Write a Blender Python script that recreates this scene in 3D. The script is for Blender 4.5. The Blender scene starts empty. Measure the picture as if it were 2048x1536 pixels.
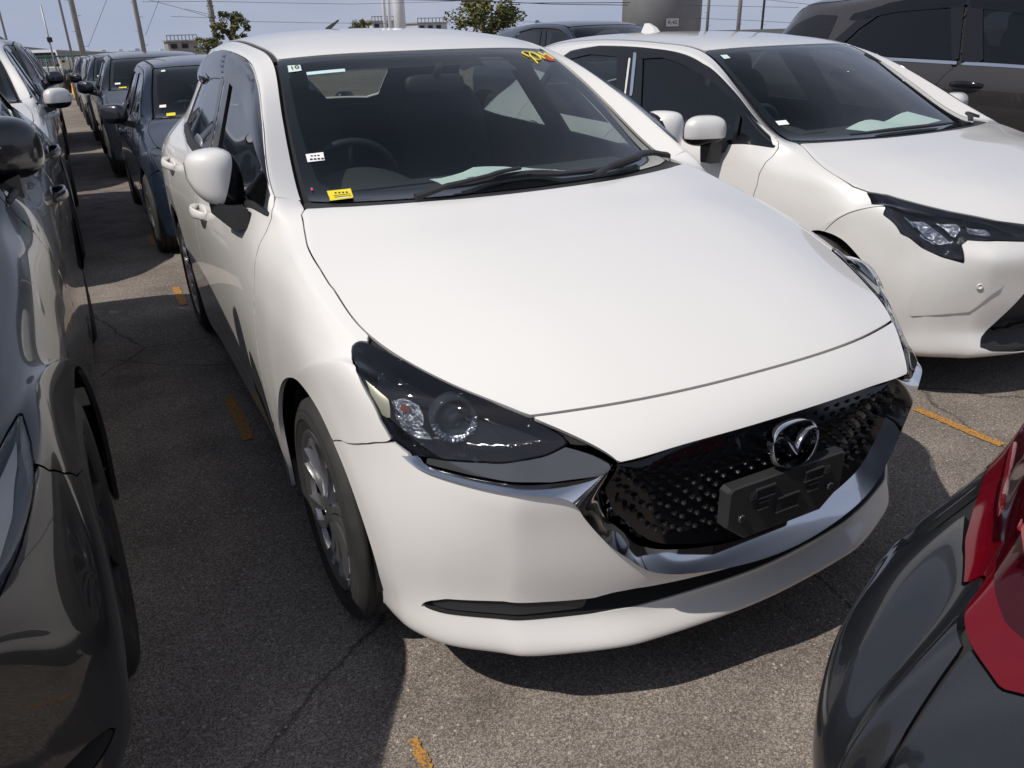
import bpy, bmesh, math, random
import numpy as np
from mathutils import Vector, Matrix
R = math.radians
scene = bpy.context.scene
# ---------------------------------------------------------------- camera
cam_d = bpy.data.cameras.new('camera'); cam = bpy.data.objects.new('camera', cam_d)
scene.collection.objects.link(cam); scene.camera = cam
CAM = (-1.18325, -.97381, 1.45151); YAW, PITCH, ROLL, FPX = .478419, .426955, -.025024, 1569.84
def _cam_matrix():
    f = Vector((math.sin(YAW)*math.cos(PITCH), math.cos(YAW)*math.cos(PITCH), -math.sin(PITCH)))
    rt = Vector((math.cos(YAW), -math.sin(YAW), 0)); up = rt.cross(f)
    c, s = math.cos(ROLL), math.sin(ROLL)
    r2 = rt*c+up*s; u2 = up*c-rt*s
    return Matrix(((r2.x, u2.x, -f.x, CAM[0]), (r2.y, u2.y, -f.y, CAM[1]), (r2.z, u2.z, -f.z, CAM[2]), (0, 0, 0, 1)))
cam.matrix_world = _cam_matrix()
cam_d.sensor_fit = 'HORIZONTAL'; cam_d.sensor_width = 36; cam_d.lens = 36*FPX/2048
cam_d.clip_start = .02; cam_d.clip_end = 3000
# ---------------------------------------------------------------- sky, sun, exposure
SUN = Vector((-.72, -.10, 1.0)).normalized()
world = bpy.data.worlds.new('World'); scene.world = world; world.use_nodes = True
wn = world.node_tree.nodes; wl = world.node_tree.links; wn.clear()
sky = wn.new('ShaderNodeTexSky'); sky.sky_type = 'NISHITA'; sky.sun_disc = False
sky.sun_elevation = math.asin(SUN.z); sky.sun_rotation = math.atan2(SUN.x, SUN.y)
sky.altitude = 0; sky.air_density = 1.0; sky.dust_density = 1.0; sky.ozone_density = 1.0
# thin high haze and soft cloud over the clear-sky model
tcw = wn.new('ShaderNodeTexCoord'); mpw = wn.new('ShaderNodeMapping'); mpw.inputs['Scale'].default_value = (1, 1, 3.5)
nzw = wn.new('ShaderNodeTexNoise'); nzw.inputs['Scale'].default_value = 2.2; nzw.inputs['Detail'].default_value = 7; nzw.inputs['Roughness'].default_value = .55
rmw = wn.new('ShaderNodeMapRange'); rmw.inputs[1].default_value = .40; rmw.inputs[2].default_value = .72; rmw.inputs[3].default_value = 0; rmw.inputs[4].default_value = 1
hzw = wn.new('ShaderNodeMixRGB'); hzw.inputs[1].default_value = (9.4, 10.8, 14.4, 1); hzw.inputs[2].default_value = (13.0, 13.5, 16.0, 1)
mxw = wn.new('ShaderNodeMixRGB'); mxw.inputs[0].default_value = .72
bg = wn.new('ShaderNodeBackground'); bg.inputs['Strength'].default_value = .06
wo = wn.new('ShaderNodeOutputWorld')
wl.new(tcw.outputs['Generated'], mpw.inputs[0]); wl.new(mpw.outputs[0], nzw.inputs['Vector']); wl.new(nzw.outputs['Fac'], rmw.inputs[0]); wl.new(rmw.outputs[0], hzw.inputs[0])
# the haze thins out upwards
spw = wn.new('ShaderNodeSeparateXYZ'); elw = wn.new('ShaderNodeValToRGB'); el = elw.color_ramp.elements
el[0].position = 0; el[0].color = (.90, .90, .90, 1); el[1].position = .95; el[1].color = (.22, .22, .22, 1); e3 = el.new(.36); e3.color = (.78, .78, .78, 1); e4 = el.new(.60); e4.color = (.62, .62, .62, 1); e5 = el.new(.82); e5.color = (.45, .45, .45, 1)
wl.new(tcw.outputs['Generated'], spw.inputs[0]); wl.new(spw.outputs[2], elw.inputs[0]); wl.new(elw.outputs[0], mxw.inputs[0])
wl.new(sky.outputs[0], mxw.inputs[1]); wl.new(hzw.outputs[0], mxw.inputs[2])
wl.new(mxw.outputs[0], bg.inputs[0]); wl.new(bg.outputs[0], wo.inputs[0])
sl = bpy.data.lights.new('sun', 'SUN'); sl.energy = 5.0; sl.angle = R(.55); sl.color = (1, .94, .865)
so = bpy.data.objects.new('sun', sl); scene.collection.objects.link(so)
so.rotation_euler = (-SUN).to_track_quat('-Z', 'Y').to_euler(); so.location = (-10, -2, 16)
vs = scene.view_settings; vs.view_transform = 'Standard'; vs.look = 'None'; vs.exposure = -.53; vs.gamma = 1; vs.use_curve_mapping = False
scene.cycles.max_bounces = 8; scene.cycles.transparent_max_bounces = 16; scene.cycles.caustics_reflective = False; scene.cycles.caustics_refractive = False
import math, random
import numpy as np
# ---------------------------------------------------------------- surface library
def _tang(P, t, sharp=()):
    """C2 cubic spline tangents along axis 0 (natural ends); rows listed in sharp break the spline"""
    n = len(P); brk = [0] + sorted(s for s in sharp if 0 < s < n-1) + [n-1]
    mL = np.zeros_like(P); mR = np.zeros_like(P)
    for a, b in zip(brk[:-1], brk[1:]):
        k = b-a+1; h = np.diff(t[a:b+1]); Q = P[a:b+1]
        d = (Q[1:]-Q[:-1])/h.reshape((-1,)+(1,)*(P.ndim-1))
        A = np.zeros((k, k)); r = np.zeros_like(Q)
        A[0, 0] = 2; A[-1, -1] = 2
        if k > 1:
            A[0, 1] = 1; A[-1, -2] = 1
        r[0] = 3*d[0]; r[-1] = 3*d[-1]
        for i in range(1, k-1):
            A[i, i-1] = h[i]; A[i, i] = 2*(h[i-1]+h[i]); A[i, i+1] = h[i-1]
            r[i] = 3*(h[i]*d[i-1]+h[i-1]*d[i])
        m = np.linalg.solve(A, r.reshape(k, -1)).reshape(Q.shape)
        # damp overshoot: blend towards the local (Catmull-Rom) tangent
        c = m.copy()
        for i in range(1, k-1):
            c[i] = (d[i-1]*h[i]+d[i]*h[i-1])/(h[i-1]+h[i])
        m = .5*m+.5*c
        mR[a:b] = m[:-1]; mL[a+1:b+1] = m[1:]
    return mL, mR
def _knots(P, ax):
    d = np.linalg.norm(np.diff(P, axis=ax), axis=-1).mean(axis=1-ax)
    return np.concatenate([[0], np.cumsum(np.maximum(d, 1e-3))])
def _eval(P, t, counts, sharp):
    mL, mR = _tang(P, t, sharp); out = []; par = []
    for i, c in enumerate(counts):
        h = t[i+1]-t[i]; last = i == len(counts)-1
        for s in np.arange(c+(1 if last else 0))/c:
            s2, s3 = s*s, s**3
            out.append((2*s3-3*s2+1)*P[i]+(s3-2*s2+s)*h*mR[i]+(-2*s3+3*s2)*P[i+1]+(s3-s2)*h*mL[i+1])
            par.append(i+s)
    return np.array(out), np.array(par)
class Surf:
    """smooth full-width body surface through a mirrored control net"""
    def __init__(self, half, res=.02, sharp_u=(), sharp_v=(), smooth=2, cap=40):
        half = np.asarray(half, float); m = half[:, :0:-1].copy(); m[..., 0] *= -1
        net = np.concatenate([m, half], 1); nv = half.shape[1]-1; self.nv = nv
        sv = sorted(set([nv+s for s in sharp_v]+[nv-s for s in sharp_v]))
        tv = _knots(net, 1); tu = _knots(net, 0)
        lv = np.linalg.norm(np.diff(net, axis=1), axis=-1); lu = np.linalg.norm(np.diff(net, axis=0), axis=-1)
        cv = [int(min(cap, max(2, math.ceil(np.percentile(lv[:, j], 80)/res)))) for j in range(net.shape[1]-1)]
        for j in range(nv): cv[j] = cv[-1-j] = max(cv[j], cv[-1-j])
        cu = [int(min(cap, max(2, math.ceil(np.percentile(lu[i], 80)/res)))) for i in range(len(net)-1)]
        A, self.pu = _eval(net, tu, cu, sharp_u)
        At = A.transpose(1, 0, 2); Bs, pv = _eval(At, tv, cv, ()); B1, _ = _eval(At, tv, cv, sv)
        B2, _ = _eval(At, tv, cv, sorted(set(sv) | {nv+4, nv-4, nv+5, nv-5}))
        ramp = lambda a, b: (lambda t: t*t*(3-2*t))(np.clip((self.pu-a)/(b-a), 0, 1))[:, None, None]
        w1 = ramp(6.4, 7.2); w2 = ramp(13.7, 14.5)*(1-ramp(22.5, 24.0))       # creases start above the bumper; flat side glass between belt and roof rail
        tr = lambda q: q.transpose(1, 0, 2)
        self.G = tr(Bs)*(1-w1)+w1*(tr(B1)*(1-w2)+tr(B2)*w2); self.pv = pv-nv
        lock = np.zeros(self.G.shape[:2], bool); lock[0] = lock[-1] = True; lock[:, 0] = lock[:, -1] = True
        for s in sharp_u: lock[np.argmin(abs(self.pu-s))] = True
        for s in sharp_v:
            for q in (s, -s): lock[self.pu > 6.7, np.argmin(abs(self.pv-q))] = True
        for _ in range(smooth):
            G = self.G; S = G.copy()
            S[1:-1, 1:-1] = .5*G[1:-1, 1:-1]+.125*(G[2:, 1:-1]+G[:-2, 1:-1]+G[1:-1, 2:]+G[1:-1, :-2])
            self.G = np.where(lock[..., None], G, S)
        self.normals()
    def normals(self):
        G = self.G; du = np.gradient(G, axis=0); dv = np.gradient(G, axis=1)
        n = np.cross(dv, du); n /= np.linalg.norm(n, axis=-1, keepdims=True)+1e-12
        c = G.reshape(-1, 3).mean(0)
        if ((G-c)*n).sum(-1).mean() < 0: n = -n
        self.N = n
    def at(self, u, v, arr=None):
        arr = self.G if arr is None else arr
        fi = np.interp(u, self.pu, np.arange(len(self.pu))); fj = np.interp(v, self.pv, np.arange(len(self.pv)))
        i = np.clip(np.floor(fi).astype(int), 0, len(self.pu)-2); j = np.clip(np.floor(fj).astype(int), 0, len(self.pv)-2)
        a = (fi-i)[..., None]; b = (fj-j)[..., None]
        return (1-a)*(1-b)*arr[i, j]+a*(1-b)*arr[i+1, j]+(1-a)*b*arr[i, j+1]+a*b*arr[i+1, j+1]
def dense(poly, n=14, smooth=False, closed=True):
    p = np.asarray(poly, float); k = len(p); out = []
    segs = k if closed else k-1
    for i in range(segs):
        a, b = p[i], p[(i+1) % k]
        if smooth:
            z = p[(i-1) % k] if (closed or i > 0) else 2*a-b
            c = p[(i+2) % k] if (closed or i+2 < k) else 2*b-a
            for s in np.arange(n)/n:
                out.append(.5*((2*a)+(b-z)*s+(2*z-5*a+4*b-c)*s*s+(3*a-z-3*b+c)*s**3))
        else:
            for s in np.arange(n)/n: out.append(a+(b-a)*s)
    if not closed: out.append(p[-1])
    return np.array(out)
def pip(poly, u, v):
    ins = np.zeros(u.shape, bool); n = len(poly)
    for i in range(n):
        (u1, v1), (u2, v2) = poly[i], poly[(i+1) % n]
        if v1 == v2: continue
        c = ((v1 > v) != (v2 > v)) & (u < (u2-u1)*(v-v1)/(v2-v1)+u1); ins ^= c
    return ins
def sdist(S, poly, smooth, i0, i1, j0, j1, reach=.035):
    """signed metric distance (inside > 0) of the surface vertices to a closed uv polygon"""
    D = dense(poly, smooth=smooth); nu, nv = len(S.pu), len(S.pv)
    L = S.at(D[:, 0], D[:, 1]); out = (D[:, 0] < S.pu[0]) | (D[:, 0] > S.pu[-1]) | (D[:, 1] < S.pv[0]) | (D[:, 1] > S.pv[-1])
    # thin the samples: keep one about every 9 mm, and every corner
    keep = [0]; acc = 0.
    for k in range(1, len(D)):
        acc += np.linalg.norm(L[k]-L[k-1])
        if k % 14 == 0 or acc > .009: keep.append(k); acc = 0.
    D = D[keep]; L = L[keep]; out = out[keep]
    sub = np.full((i1-i0, j1-j0), reach)
    a0 = max(i0, np.searchsorted(S.pu, D[:, 0].min())-1); a1 = min(i1, np.searchsorted(S.pu, D[:, 0].max())+1)
    b0 = max(j0, np.searchsorted(S.pv, D[:, 1].min())-1); b1 = min(j1, np.searchsorted(S.pv, D[:, 1].max())+1)
    ins = np.zeros(sub.shape, bool)
    if a1 > a0 and b1 > b0:
        uu, vv = np.meshgrid(S.pu[a0:a1], S.pv[b0:b1], indexing='ij'); ins[a0-i0:a1-i0, b0-j0:b1-j0] = pip(D, uu, vv)
    fi = np.interp(D[:, 0], S.pu, np.arange(nu)); fj = np.interp(D[:, 1], S.pv, np.arange(nv)); G = S.G; n = len(L)
    for k in range(n):
        q = (k+1) % n
        if out[k] or out[q]: continue
        ci, cj = int(fi[k]), int(fj[k]); ci = min(ci, nu-2); cj = min(cj, nv-2)
        hi = np.linalg.norm(G[ci+1, cj]-G[ci, cj])+1e-5; hj = np.linalg.norm(G[ci, cj+1]-G[ci, cj])+1e-5
        wi = int(min(24, reach/hi+2)); wj = int(min(24, reach/hj+2))
        r0 = max(i0, int(min(fi[k], fi[q]))-wi); r1 = min(i1, int(max(fi[k], fi[q]))+wi+2)
        c0 = max(j0, int(min(fj[k], fj[q]))-wj); c1 = min(j1, int(max(fj[k], fj[q]))+wj+2)
        if r1 <= r0 or c1 <= c0: continue
        g = G[r0:r1, c0:c1]; a = L[k]; ab = L[q]-a
        t = np.clip(((g-a)@ab)/(ab@ab+1e-12), 0, 1)
        d = np.linalg.norm(g-a-t[..., None]*ab, axis=-1); sl = sub[r0-i0:r1-i0, c0-j0:c1-j0]
        np.minimum(sl, d, out=sl)
    return np.where(ins, sub, -sub)
def mirror(poly): return [(u, -v) for u, v in poly][::-1]
def cut(S, inc, exc=(), gap=.002, offset=None, flange=.012, reach=.035, f2=None, renorm=False):
    """trim a panel out of the surface. inc/exc: (poly, smooth) pairs. returns verts, faces, normals"""
    P = dense(inc[0], smooth=inc[1]); (u0, v0), (u1, v1) = P.min(0), P.max(0)
    i0 = max(0, np.searchsorted(S.pu, u0)-2); i1 = min(len(S.pu), np.searchsorted(S.pu, u1)+3)
    j0 = max(0, np.searchsorted(S.pv, v0)-2); j1 = min(len(S.pv), np.searchsorted(S.pv, v1)+3)
    f = sdist(S, inc[0], inc[1], i0, i1, j0, j1, reach)-gap
    for e in exc:
        D = np.asarray(e[0])
        if D[:, 0].max() < u0-.3 or D[:, 0].min() > u1+.3 or D[:, 1].max() < v0-.3 or D[:, 1].min() > v1+.3: continue
        f = np.minimum(f, -sdist(S, e[0], e[1], i0, i1, j0, j1, reach)-gap)
    G = S.G[i0:i1, j0:j1]; N = S.N[i0:i1, j0:j1]
    E2 = np.maximum(0, -sdist(S, f2, False, i0, i1, j0, j1, .06)).reshape(-1) if f2 is not None else None; xe = []
    ni, nj = f.shape; idx = np.arange(ni*nj).reshape(ni, nj)
    V = G.reshape(-1, 3); NN = N.reshape(-1, 3); F = f.reshape(-1)
    q = np.stack([idx[:-1, :-1], idx[1:, :-1], idx[1:, 1:], idx[:-1, 1:]], -1).reshape(-1, 4)
    pos = F[q] > 0; full = pos.all(1); part = pos.any(1) & ~full
    faces = [tuple(r) for r in q[full]]; xv = []; xn = []; xf = []; em = {}; base = len(V)
    def ex(a, b):
        k = (a, b) if a < b else (b, a)
        if k not in em:
            t = F[a]/(F[a]-F[b]); em[k] = base+len(xv)
            xv.append(V[a]+t*(V[b]-V[a])); nn = NN[a]+t*(NN[b]-NN[a]); xn.append(nn/np.linalg.norm(nn)); xf.append(0.)
            if E2 is not None: xe.append(E2[a]+t*(E2[b]-E2[a]))
        return em[k]
    for r in q[part]:
        poly = []
        for c in range(4):
            a, b = r[c], r[(c+1) % 4]
            if F[a] > 0: poly.append(a)
            if (F[a] > 0) != (F[b] > 0): poly.append(ex(a, b))
        if len(poly) >= 3: faces.append(tuple(poly))
    if xv: V = np.concatenate([V, xv]); NN = np.concatenate([NN, xn]); F = np.concatenate([F, xf])
    if not faces: return np.zeros((0, 3)), [], np.zeros((0, 3))
    if offset is not None:
        if E2 is not None:
            if xe: E2 = np.concatenate([E2, xe])
            V = V+NN*offset(np.maximum(F, 0), E2)[:, None]
            NN = None
        else:
            V = V+NN*offset(np.maximum(F, 0))[:, None]
            if renorm: NN = None
    used = np.unique(np.concatenate([np.array(x) for x in faces])); mp = np.full(len(V), -1); mp[used] = np.arange(len(used))
    faces = [tuple(int(mp[a]) for a in x) for x in faces]; V = V[used]
    if NN is None:                                  # reshaped panel: recompute its normals
        NN = np.zeros_like(V); N0 = np.concatenate([N.reshape(-1, 3), np.array(xn).reshape(-1, 3)])[used]
        for x in faces:
            c = np.cross(V[x[1]]-V[x[0]], V[x[2]]-V[x[0]])
            if c@N0[x[0]] < 0: c = -c
            for q_ in x: NN[q_] += c
        NN /= np.linalg.norm(NN, axis=1, keepdims=True)+1e-12
    else: NN = NN[used]
    # orientation: face normal along NN
    a, b, c = V[faces[0][0]], V[faces[0][1]], V[faces[0][2]]
    k = len(faces)//2; a, b, c = (V[faces[k][m]] for m in range(3))
    if np.cross(b-a, c-a)@NN[faces[k][0]] < 0: faces = [x[::-1] for x in faces]
    if flange:
        cnt = {}
        for x in faces:
            for m in range(len(x)):
                e = (x[m], x[(m+1) % len(x)]); k = (min(e), max(e)); cnt[k] = None if k in cnt else e
        be = [e for e in cnt.values() if e]; nb = len(V); vs = sorted({a for e in be for a in e}); ix = {a: i for i, a in enumerate(vs)}; m = len(vs)
        top = V[vs]; low = top-NN[vs]*flange; en = np.zeros((m, 3))
        for a, b in be:
            w = np.cross(V[b]-V[a], NN[a]); w /= np.linalg.norm(w)+1e-9; en[ix[a]] += w; en[ix[b]] += w
        en /= np.linalg.norm(en, axis=1, keepdims=True)+1e-9
        V = np.concatenate([V, top, low]); NN = np.concatenate([NN, en, en])
        faces += [(nb+ix[b], nb+ix[a], nb+m+ix[a], nb+m+ix[b]) for a, b in be]
    return V, faces, NN
def roll(r=.003, d=.0015):
    return lambda f: -d*np.clip(1-f/r, 0, 1)**2
def raised(h, w):
    return lambda f: h*np.sqrt(np.clip(1-(1-np.clip(f/w, 0, 1))**2, 0, 1))
# ---------------------------------------------------------------- materials
def mat(name, col, rough=.5, metal=0., coat=0., spec=.5, noise=None, bump=None, **kw):
    m = bpy.data.materials.new(name); m.use_nodes = True; nt = m.node_tree; b = nt.nodes['Principled BSDF']
    b.inputs['Base Color'].default_value = (*col, 1); b.inputs['Roughness'].default_value = rough
    b.inputs['Metallic'].default_value = metal; b.inputs['Specular IOR Level'].default_value = spec
    b.inputs['Coat Weight'].default_value = coat; b.inputs['Coat Roughness'].default_value = .02
    for k, v in kw.items(): b.inputs[k].default_value = v
    tc = None
    if noise or bump:
        tc = nt.nodes.new('ShaderNodeTexCoord')
    if noise:
        sc, amt = noise; n = nt.nodes.new('ShaderNodeTexNoise'); n.inputs['Scale'].default_value = sc; n.inputs['Detail'].default_value = 6
        nt.links.new(tc.outputs['Object'], n.inputs['Vector'])
        r = nt.nodes.new('ShaderNodeValToRGB'); e = r.color_ramp.elements
        e[0].position = .3; e[1].position = .7
        e[0].color = (*[c*(1-amt) for c in col], 1); e[1].color = (*[min(1, c*(1+amt)) for c in col], 1)
        nt.links.new(n.outputs['Fac'], r.inputs[0]); nt.links.new(r.outputs[0], b.inputs['Base Color'])
    if bump:
        sc, st = bump; n = nt.nodes.new('ShaderNodeTexNoise'); n.inputs['Scale'].default_value = sc; n.inputs['Detail'].default_value = 4
        nt.links.new(tc.outputs['Object'], n.inputs['Vector'])
        bp = nt.nodes.new('ShaderNodeBump'); bp.inputs['Strength'].default_value = st; bp.inputs['Distance'].default_value = .002
        nt.links.new(n.outputs['Fac'], bp.inputs['Height']); nt.links.new(bp.outputs[0], b.inputs['Normal'])
    return m
def paint(name, col, metal=0., rough=.35, flake=0.):
    """clear-coated car paint with faint road dust on it"""
    m = mat(name, col, rough, metal, 1.0); nt = m.node_tree; b = nt.nodes['Principled BSDF']
    tc = nt.nodes.new('ShaderNodeTexCoord')
    n = nt.nodes.new('ShaderNodeTexNoise'); n.inputs['Scale'].default_value = 6; n.inputs['Detail'].default_value = 8
    nt.links.new(tc.outputs['Object'], n.inputs['Vector'])
    mp = nt.nodes.new('ShaderNodeMapRange'); mp.inputs[1].default_value = .35; mp.inputs[2].default_value = .75
    mp.inputs[3].default_value = .012; mp.inputs[4].default_value = .05
    nt.links.new(n.outputs['Fac'], mp.inputs[0]); nt.links.new(mp.outputs[0], b.inputs['Coat Roughness'])
    if flake:
        v = nt.nodes.new('ShaderNodeTexVoronoi'); v.inputs['Scale'].default_value = 900
        nt.links.new(tc.outputs['Object'], v.inputs['Vector'])
        mx = nt.nodes.new('ShaderNodeMixRGB'); mx.blend_type = 'MULTIPLY'; mx.inputs[0].default_value = flake
        mx.inputs[1].default_value = (*col, 1); nt.links.new(v.outputs['Color'], mx.inputs[2])
        nt.links.new(mx.outputs[0], b.inputs['Base Color'])
    return m
def glass(name, tint, refl=1.0):
    m = bpy.data.materials.new(name); m.use_nodes = True; nt = m.node_tree; nt.nodes.clear()
    o = nt.nodes.new('ShaderNodeOutputMaterial'); t = nt.nodes.new('ShaderNodeBsdfTransparent'); t.inputs[0].default_value = (*tint, 1)
    g = nt.nodes.new('ShaderNodeBsdfGlossy'); g.inputs['Roughness'].default_value = .01; g.inputs['Color'].default_value = (refl, refl, refl, 1)
    lw = nt.nodes.new('ShaderNodeLayerWeight'); p = nt.nodes.new('ShaderNodeMath'); p.operation = 'POWER'; p.inputs[1].default_value = 4.2
    ma = nt.nodes.new('ShaderNodeMath'); ma.operation = 'MULTIPLY_ADD'; ma.inputs[1].default_value = .9; ma.inputs[2].default_value = .055
    lw.inputs[0].default_value = .5
    nt.links.new(lw.outputs['Facing'], p.inputs[0]); nt.links.new(p.outputs[0], ma.inputs[0])
    mx = nt.nodes.new('ShaderNodeMixShader'); nt.links.new(ma.outputs[0], mx.inputs[0]); nt.links.new(t.outputs[0], mx.inputs[1]); nt.links.new(g.outputs[0], mx.inputs[2])
    nt.links.new(mx.outputs[0], o.inputs[0]); return m
M = {}
M['white'] = paint('solid_white_paint', (.80, .785, .755), 0, .4)
M['pearl'] = paint('pearl_white_paint', (.78, .77, .745), .15, .35)
M['gunmetal'] = paint('dark_grey_metallic_paint', (.021, .023, .028), .35, .32, .3)
M['blackpaint'] = paint('black_paint', (.012, .013, .016), .2, .3)
M['navy'] = paint('dark_blue_paint', (.018, .028, .050), .4, .35)
M['navy2'] = paint('blue_black_paint', (.022, .027, .038), .4, .35)
M['silver'] = paint('silver_metallic_paint', (.42, .43, .44), .6, .35, .2)
M['brown'] = paint('brown_grey_metallic_paint', (.062, .055, .052), .55, .36, .25)
M['glass'] = glass('windscreen_glass', (.74, .80, .78))
M['glass_side'] = glass('side_window_glass', (.40, .44, .43))
M['privacy'] = glass('privacy_glass', (.12, .13, .13))
M['glass_dark'] = glass('dark_side_glass', (.22, .24, .24))
M['smoke'] = glass('smoked_acrylic', (.22, .23, .26))
M['lens'] = glass('clear_lamp_lens', (.80, .82, .85))
M['black'] = mat('black_plastic', (.022, .022, .024), .55, bump=(900, .25))
M['blackg'] = mat('black_gloss', (.010, .010, .012), .12)
M['rubber'] = mat('tyre_rubber', (.028, .027, .026), .75, noise=(14, .3), bump=(300, .3))
M['shell'] = mat('inner_body_black', (.012, .012, .013), .8)
M['dash'] = mat('dashboard_plastic', (.032, .033, .036), .7, bump=(600, .3))
M['seat'] = mat('seat_fabric', (.040, .040, .043), .9, bump=(400, .4))
M['trim'] = mat('pale_pillar_trim', (.62, .63, .58), .8)
M['chrome'] = mat('chrome', (.80, .81, .83), .06, 1.0)
M['satin'] = mat('satin_metal', (.48, .48, .49), .3, 1.0)
M['alloy'] = mat('wheel_cover_silver', (.42, .42, .43), .28, .9)
M['amber'] = mat('amber_plastic', (.16, .035, .010), .25)
M['reflector'] = mat('lamp_reflector', (.75, .76, .78), .10, 1.0, bump=(55, 1.0))
M['reflector'].node_tree.nodes['Bump'].inputs['Distance'].default_value = .02
M['projector'] = mat('smoked_projector', (.05, .055, .065), .08, .3)
M['smokeref'] = mat('smoked_reflector', (.42, .43, .45), .12, 1.0, bump=(55, 1.0)); M['smokeref'].node_tree.nodes['Bump'].inputs['Distance'].default_value = .02
M['reflex'] = mat('pale_reflex_reflector', (.50, .47, .32), .35, .3)
M['greyglass'] = mat('grey_gloss_plastic', (.13, .135, .145), .07, .6)
M['paper'] = mat('paper', (.80, .80, .80), .9)
M['papert'] = mat('pale_green_paper', (.74, .86, .81), .9)
M['yellow'] = mat('yellow_sticker', (.82, .66, .03), .6)
M['ink'] = mat('printed_ink', (.02, .02, .025), .8)
M['darkplate'] = mat('dark_grey_plastic', (.030, .030, .031), .45, bump=(700, .3))
# ---------------------------------------------------------------- object helpers
C = scene.collection
def link(name, me, parent=None, kind=None, label=None):
    o = bpy.data.objects.new(name, me); C.objects.link(o)
    if parent: o.parent = parent
    if kind: o['kind'] = kind
    if label: o['label'] = label
    return o
def mesh_np(name, V, F, N, m, parent=None, origin=(0, 0, 0), **kw):
    me = bpy.data.meshes.new(name); V = np.asarray(V)-np.asarray(origin)
    me.from_pydata(V.tolist(), [], F); me.update()
    me.polygons.foreach_set('use_smooth', np.ones(len(me.polygons), bool))
    if N is not None: me.normals_split_custom_set_from_vertices(np.asarray(N).tolist())
    me.materials.append(m)
    return link(name, me, parent, **kw)
def thing(name, label, cat, loc=(0, 0, 0), rz=0, group=None):
    o = bpy.data.objects.new(name, None); C.objects.link(o); o.location = loc; o.rotation_euler = (0, 0, rz)
    o['label'] = label; o['category'] = cat; o.empty_display_size = .1
    if group: o['group'] = group
    return o
def tag(o, label, cat, group=None):
    o['label'] = label; o['category'] = cat
    if group: o['group'] = group
    return o
class MB:
    """collects simple shapes into one mesh"""
    def __init__(s): s.v = []; s.f = []; s.sm = []
    def add(s, V, F, smooth=False):
        n = len(s.v); s.v += [tuple(map(float, p)) for p in V]; s.f += [tuple(n+i for i in f) for f in F]; s.sm += [smooth]*len(F); return s
    def box(s, c, d, rz=0, bev=0, mtx=None):
        hx, hy, hz = d[0]/2, d[1]/2, d[2]/2; b = min(bev, hx*.9, hy*.9, hz*.9)
        if b <= 0:
            V = [(x, y, z) for z in (-hz, hz) for x, y in ((-hx, -hy), (hx, -hy), (hx, hy), (-hx, hy))]
            F = [(3, 2, 1, 0), (4, 5, 6, 7), (0, 1, 5, 4), (1, 2, 6, 5), (2, 3, 7, 6), (3, 0, 4, 7)]
        else:
            V = []; 
            for z, k in ((-hz, b), (-hz+b, 0), (hz-b, 0), (hz, b)):
                X, Y = hx-k, hy-k
                q = b if k == 0 else b*.6
                V += [(-X+q, -Y, z), (X-q, -Y, z), (X, -Y+q, z), (X, Y-q, z), (X-q, Y, z), (-X+q, Y, z), (-X, Y-q, z), (-X, -Y+q, z)]
            F = [tuple(range(7, -1, -1)), tuple(range(24, 32))]
            for l in range(3):
                for i in range(8): F.append((l*8+i, l*8+(i+1) % 8, l*8+8+(i+1) % 8, l*8+8+i))
        if mtx is None: mtx = Matrix.Translation(c) @ Matrix.Rotation(rz, 4, 'Z')
        else: mtx = Matrix.Translation(c) @ mtx
        return s.add([mtx @ Vector(p) for p in V], F)
    def tube(s, pts, r, n=8, caps=True, smooth=True):
        P = [Vector(p) for p in pts]; rs = r if hasattr(r, '__len__') else [r]*len(P); V = []; F = []
        up = Vector((0, 0, 1)); prev = None
        for i, p in enumerate(P):
            t = (P[min(i+1, len(P)-1)]-P[max(i-1, 0)]).normalized()
            if prev is None: a = t.cross(up if abs(t.z) < .95 else Vector((1, 0, 0))).normalized()
            else: a = (prev-t*prev.dot(t)).normalized()
            prev = a; b = t.cross(a)
            for k in range(n):
                w = 2*math.pi*k/n; V.append(p+(a*math.cos(w)+b*math.sin(w))*rs[i])
        for i in range(len(P)-1):
            for k in range(n): F.append((i*n+k, i*n+(k+1) % n, (i+1)*n+(k+1) % n, (i+1)*n+k))
        s.add(V, F, smooth)
        if caps: s.add(V[:n], [tuple(range(n-1, -1, -1))]); s.add(V[-n:], [tuple(range(n))])
        return s
    def loft(s, rings, closed=True, caps=True, smooth=True):
        n = len(rings[0]); V = [p for r in rings for p in r]; F = []
        for i in range(len(rings)-1):
            for k in range(n if closed else n-1): F.append((i*n+k, i*n+(k+1) % n, (i+1)*n+(k+1) % n, (i+1)*n+k))
        s.add(V, F, smooth)
        if caps: s.add(rings[0], [tuple(range(n-1, -1, -1))]); s.add(rings[-1], [tuple(range(n))])
        return s
    def lathe(s, prof, n=48, axis='X', c=(0, 0, 0), smooth=True, a0=0, a1=2*math.pi):
        """prof: (axial, radius)"""
        full = abs(a1-a0-2*math.pi) < 1e-6; V = []; F = []; k = len(prof); m = n if full else n+1
        for i in range(m):
            w = a0+(a1-a0)*i/n; cs, sn = math.cos(w), math.sin(w)
            for ax, r in prof:
                p = (ax, r*cs, r*sn) if axis == 'X' else ((r*cs, r*sn, ax) if axis == 'Z' else (r*cs, ax, r*sn))
                V.append((p[0]+c[0], p[1]+c[1], p[2]+c[2]))
        for i in range(n):
            j = (i+1) % m
            for q in range(k-1): F.append((i*k+q, j*k+q, j*k+q+1, i*k+q+1))
        return s.add(V, F, smooth)
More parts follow.
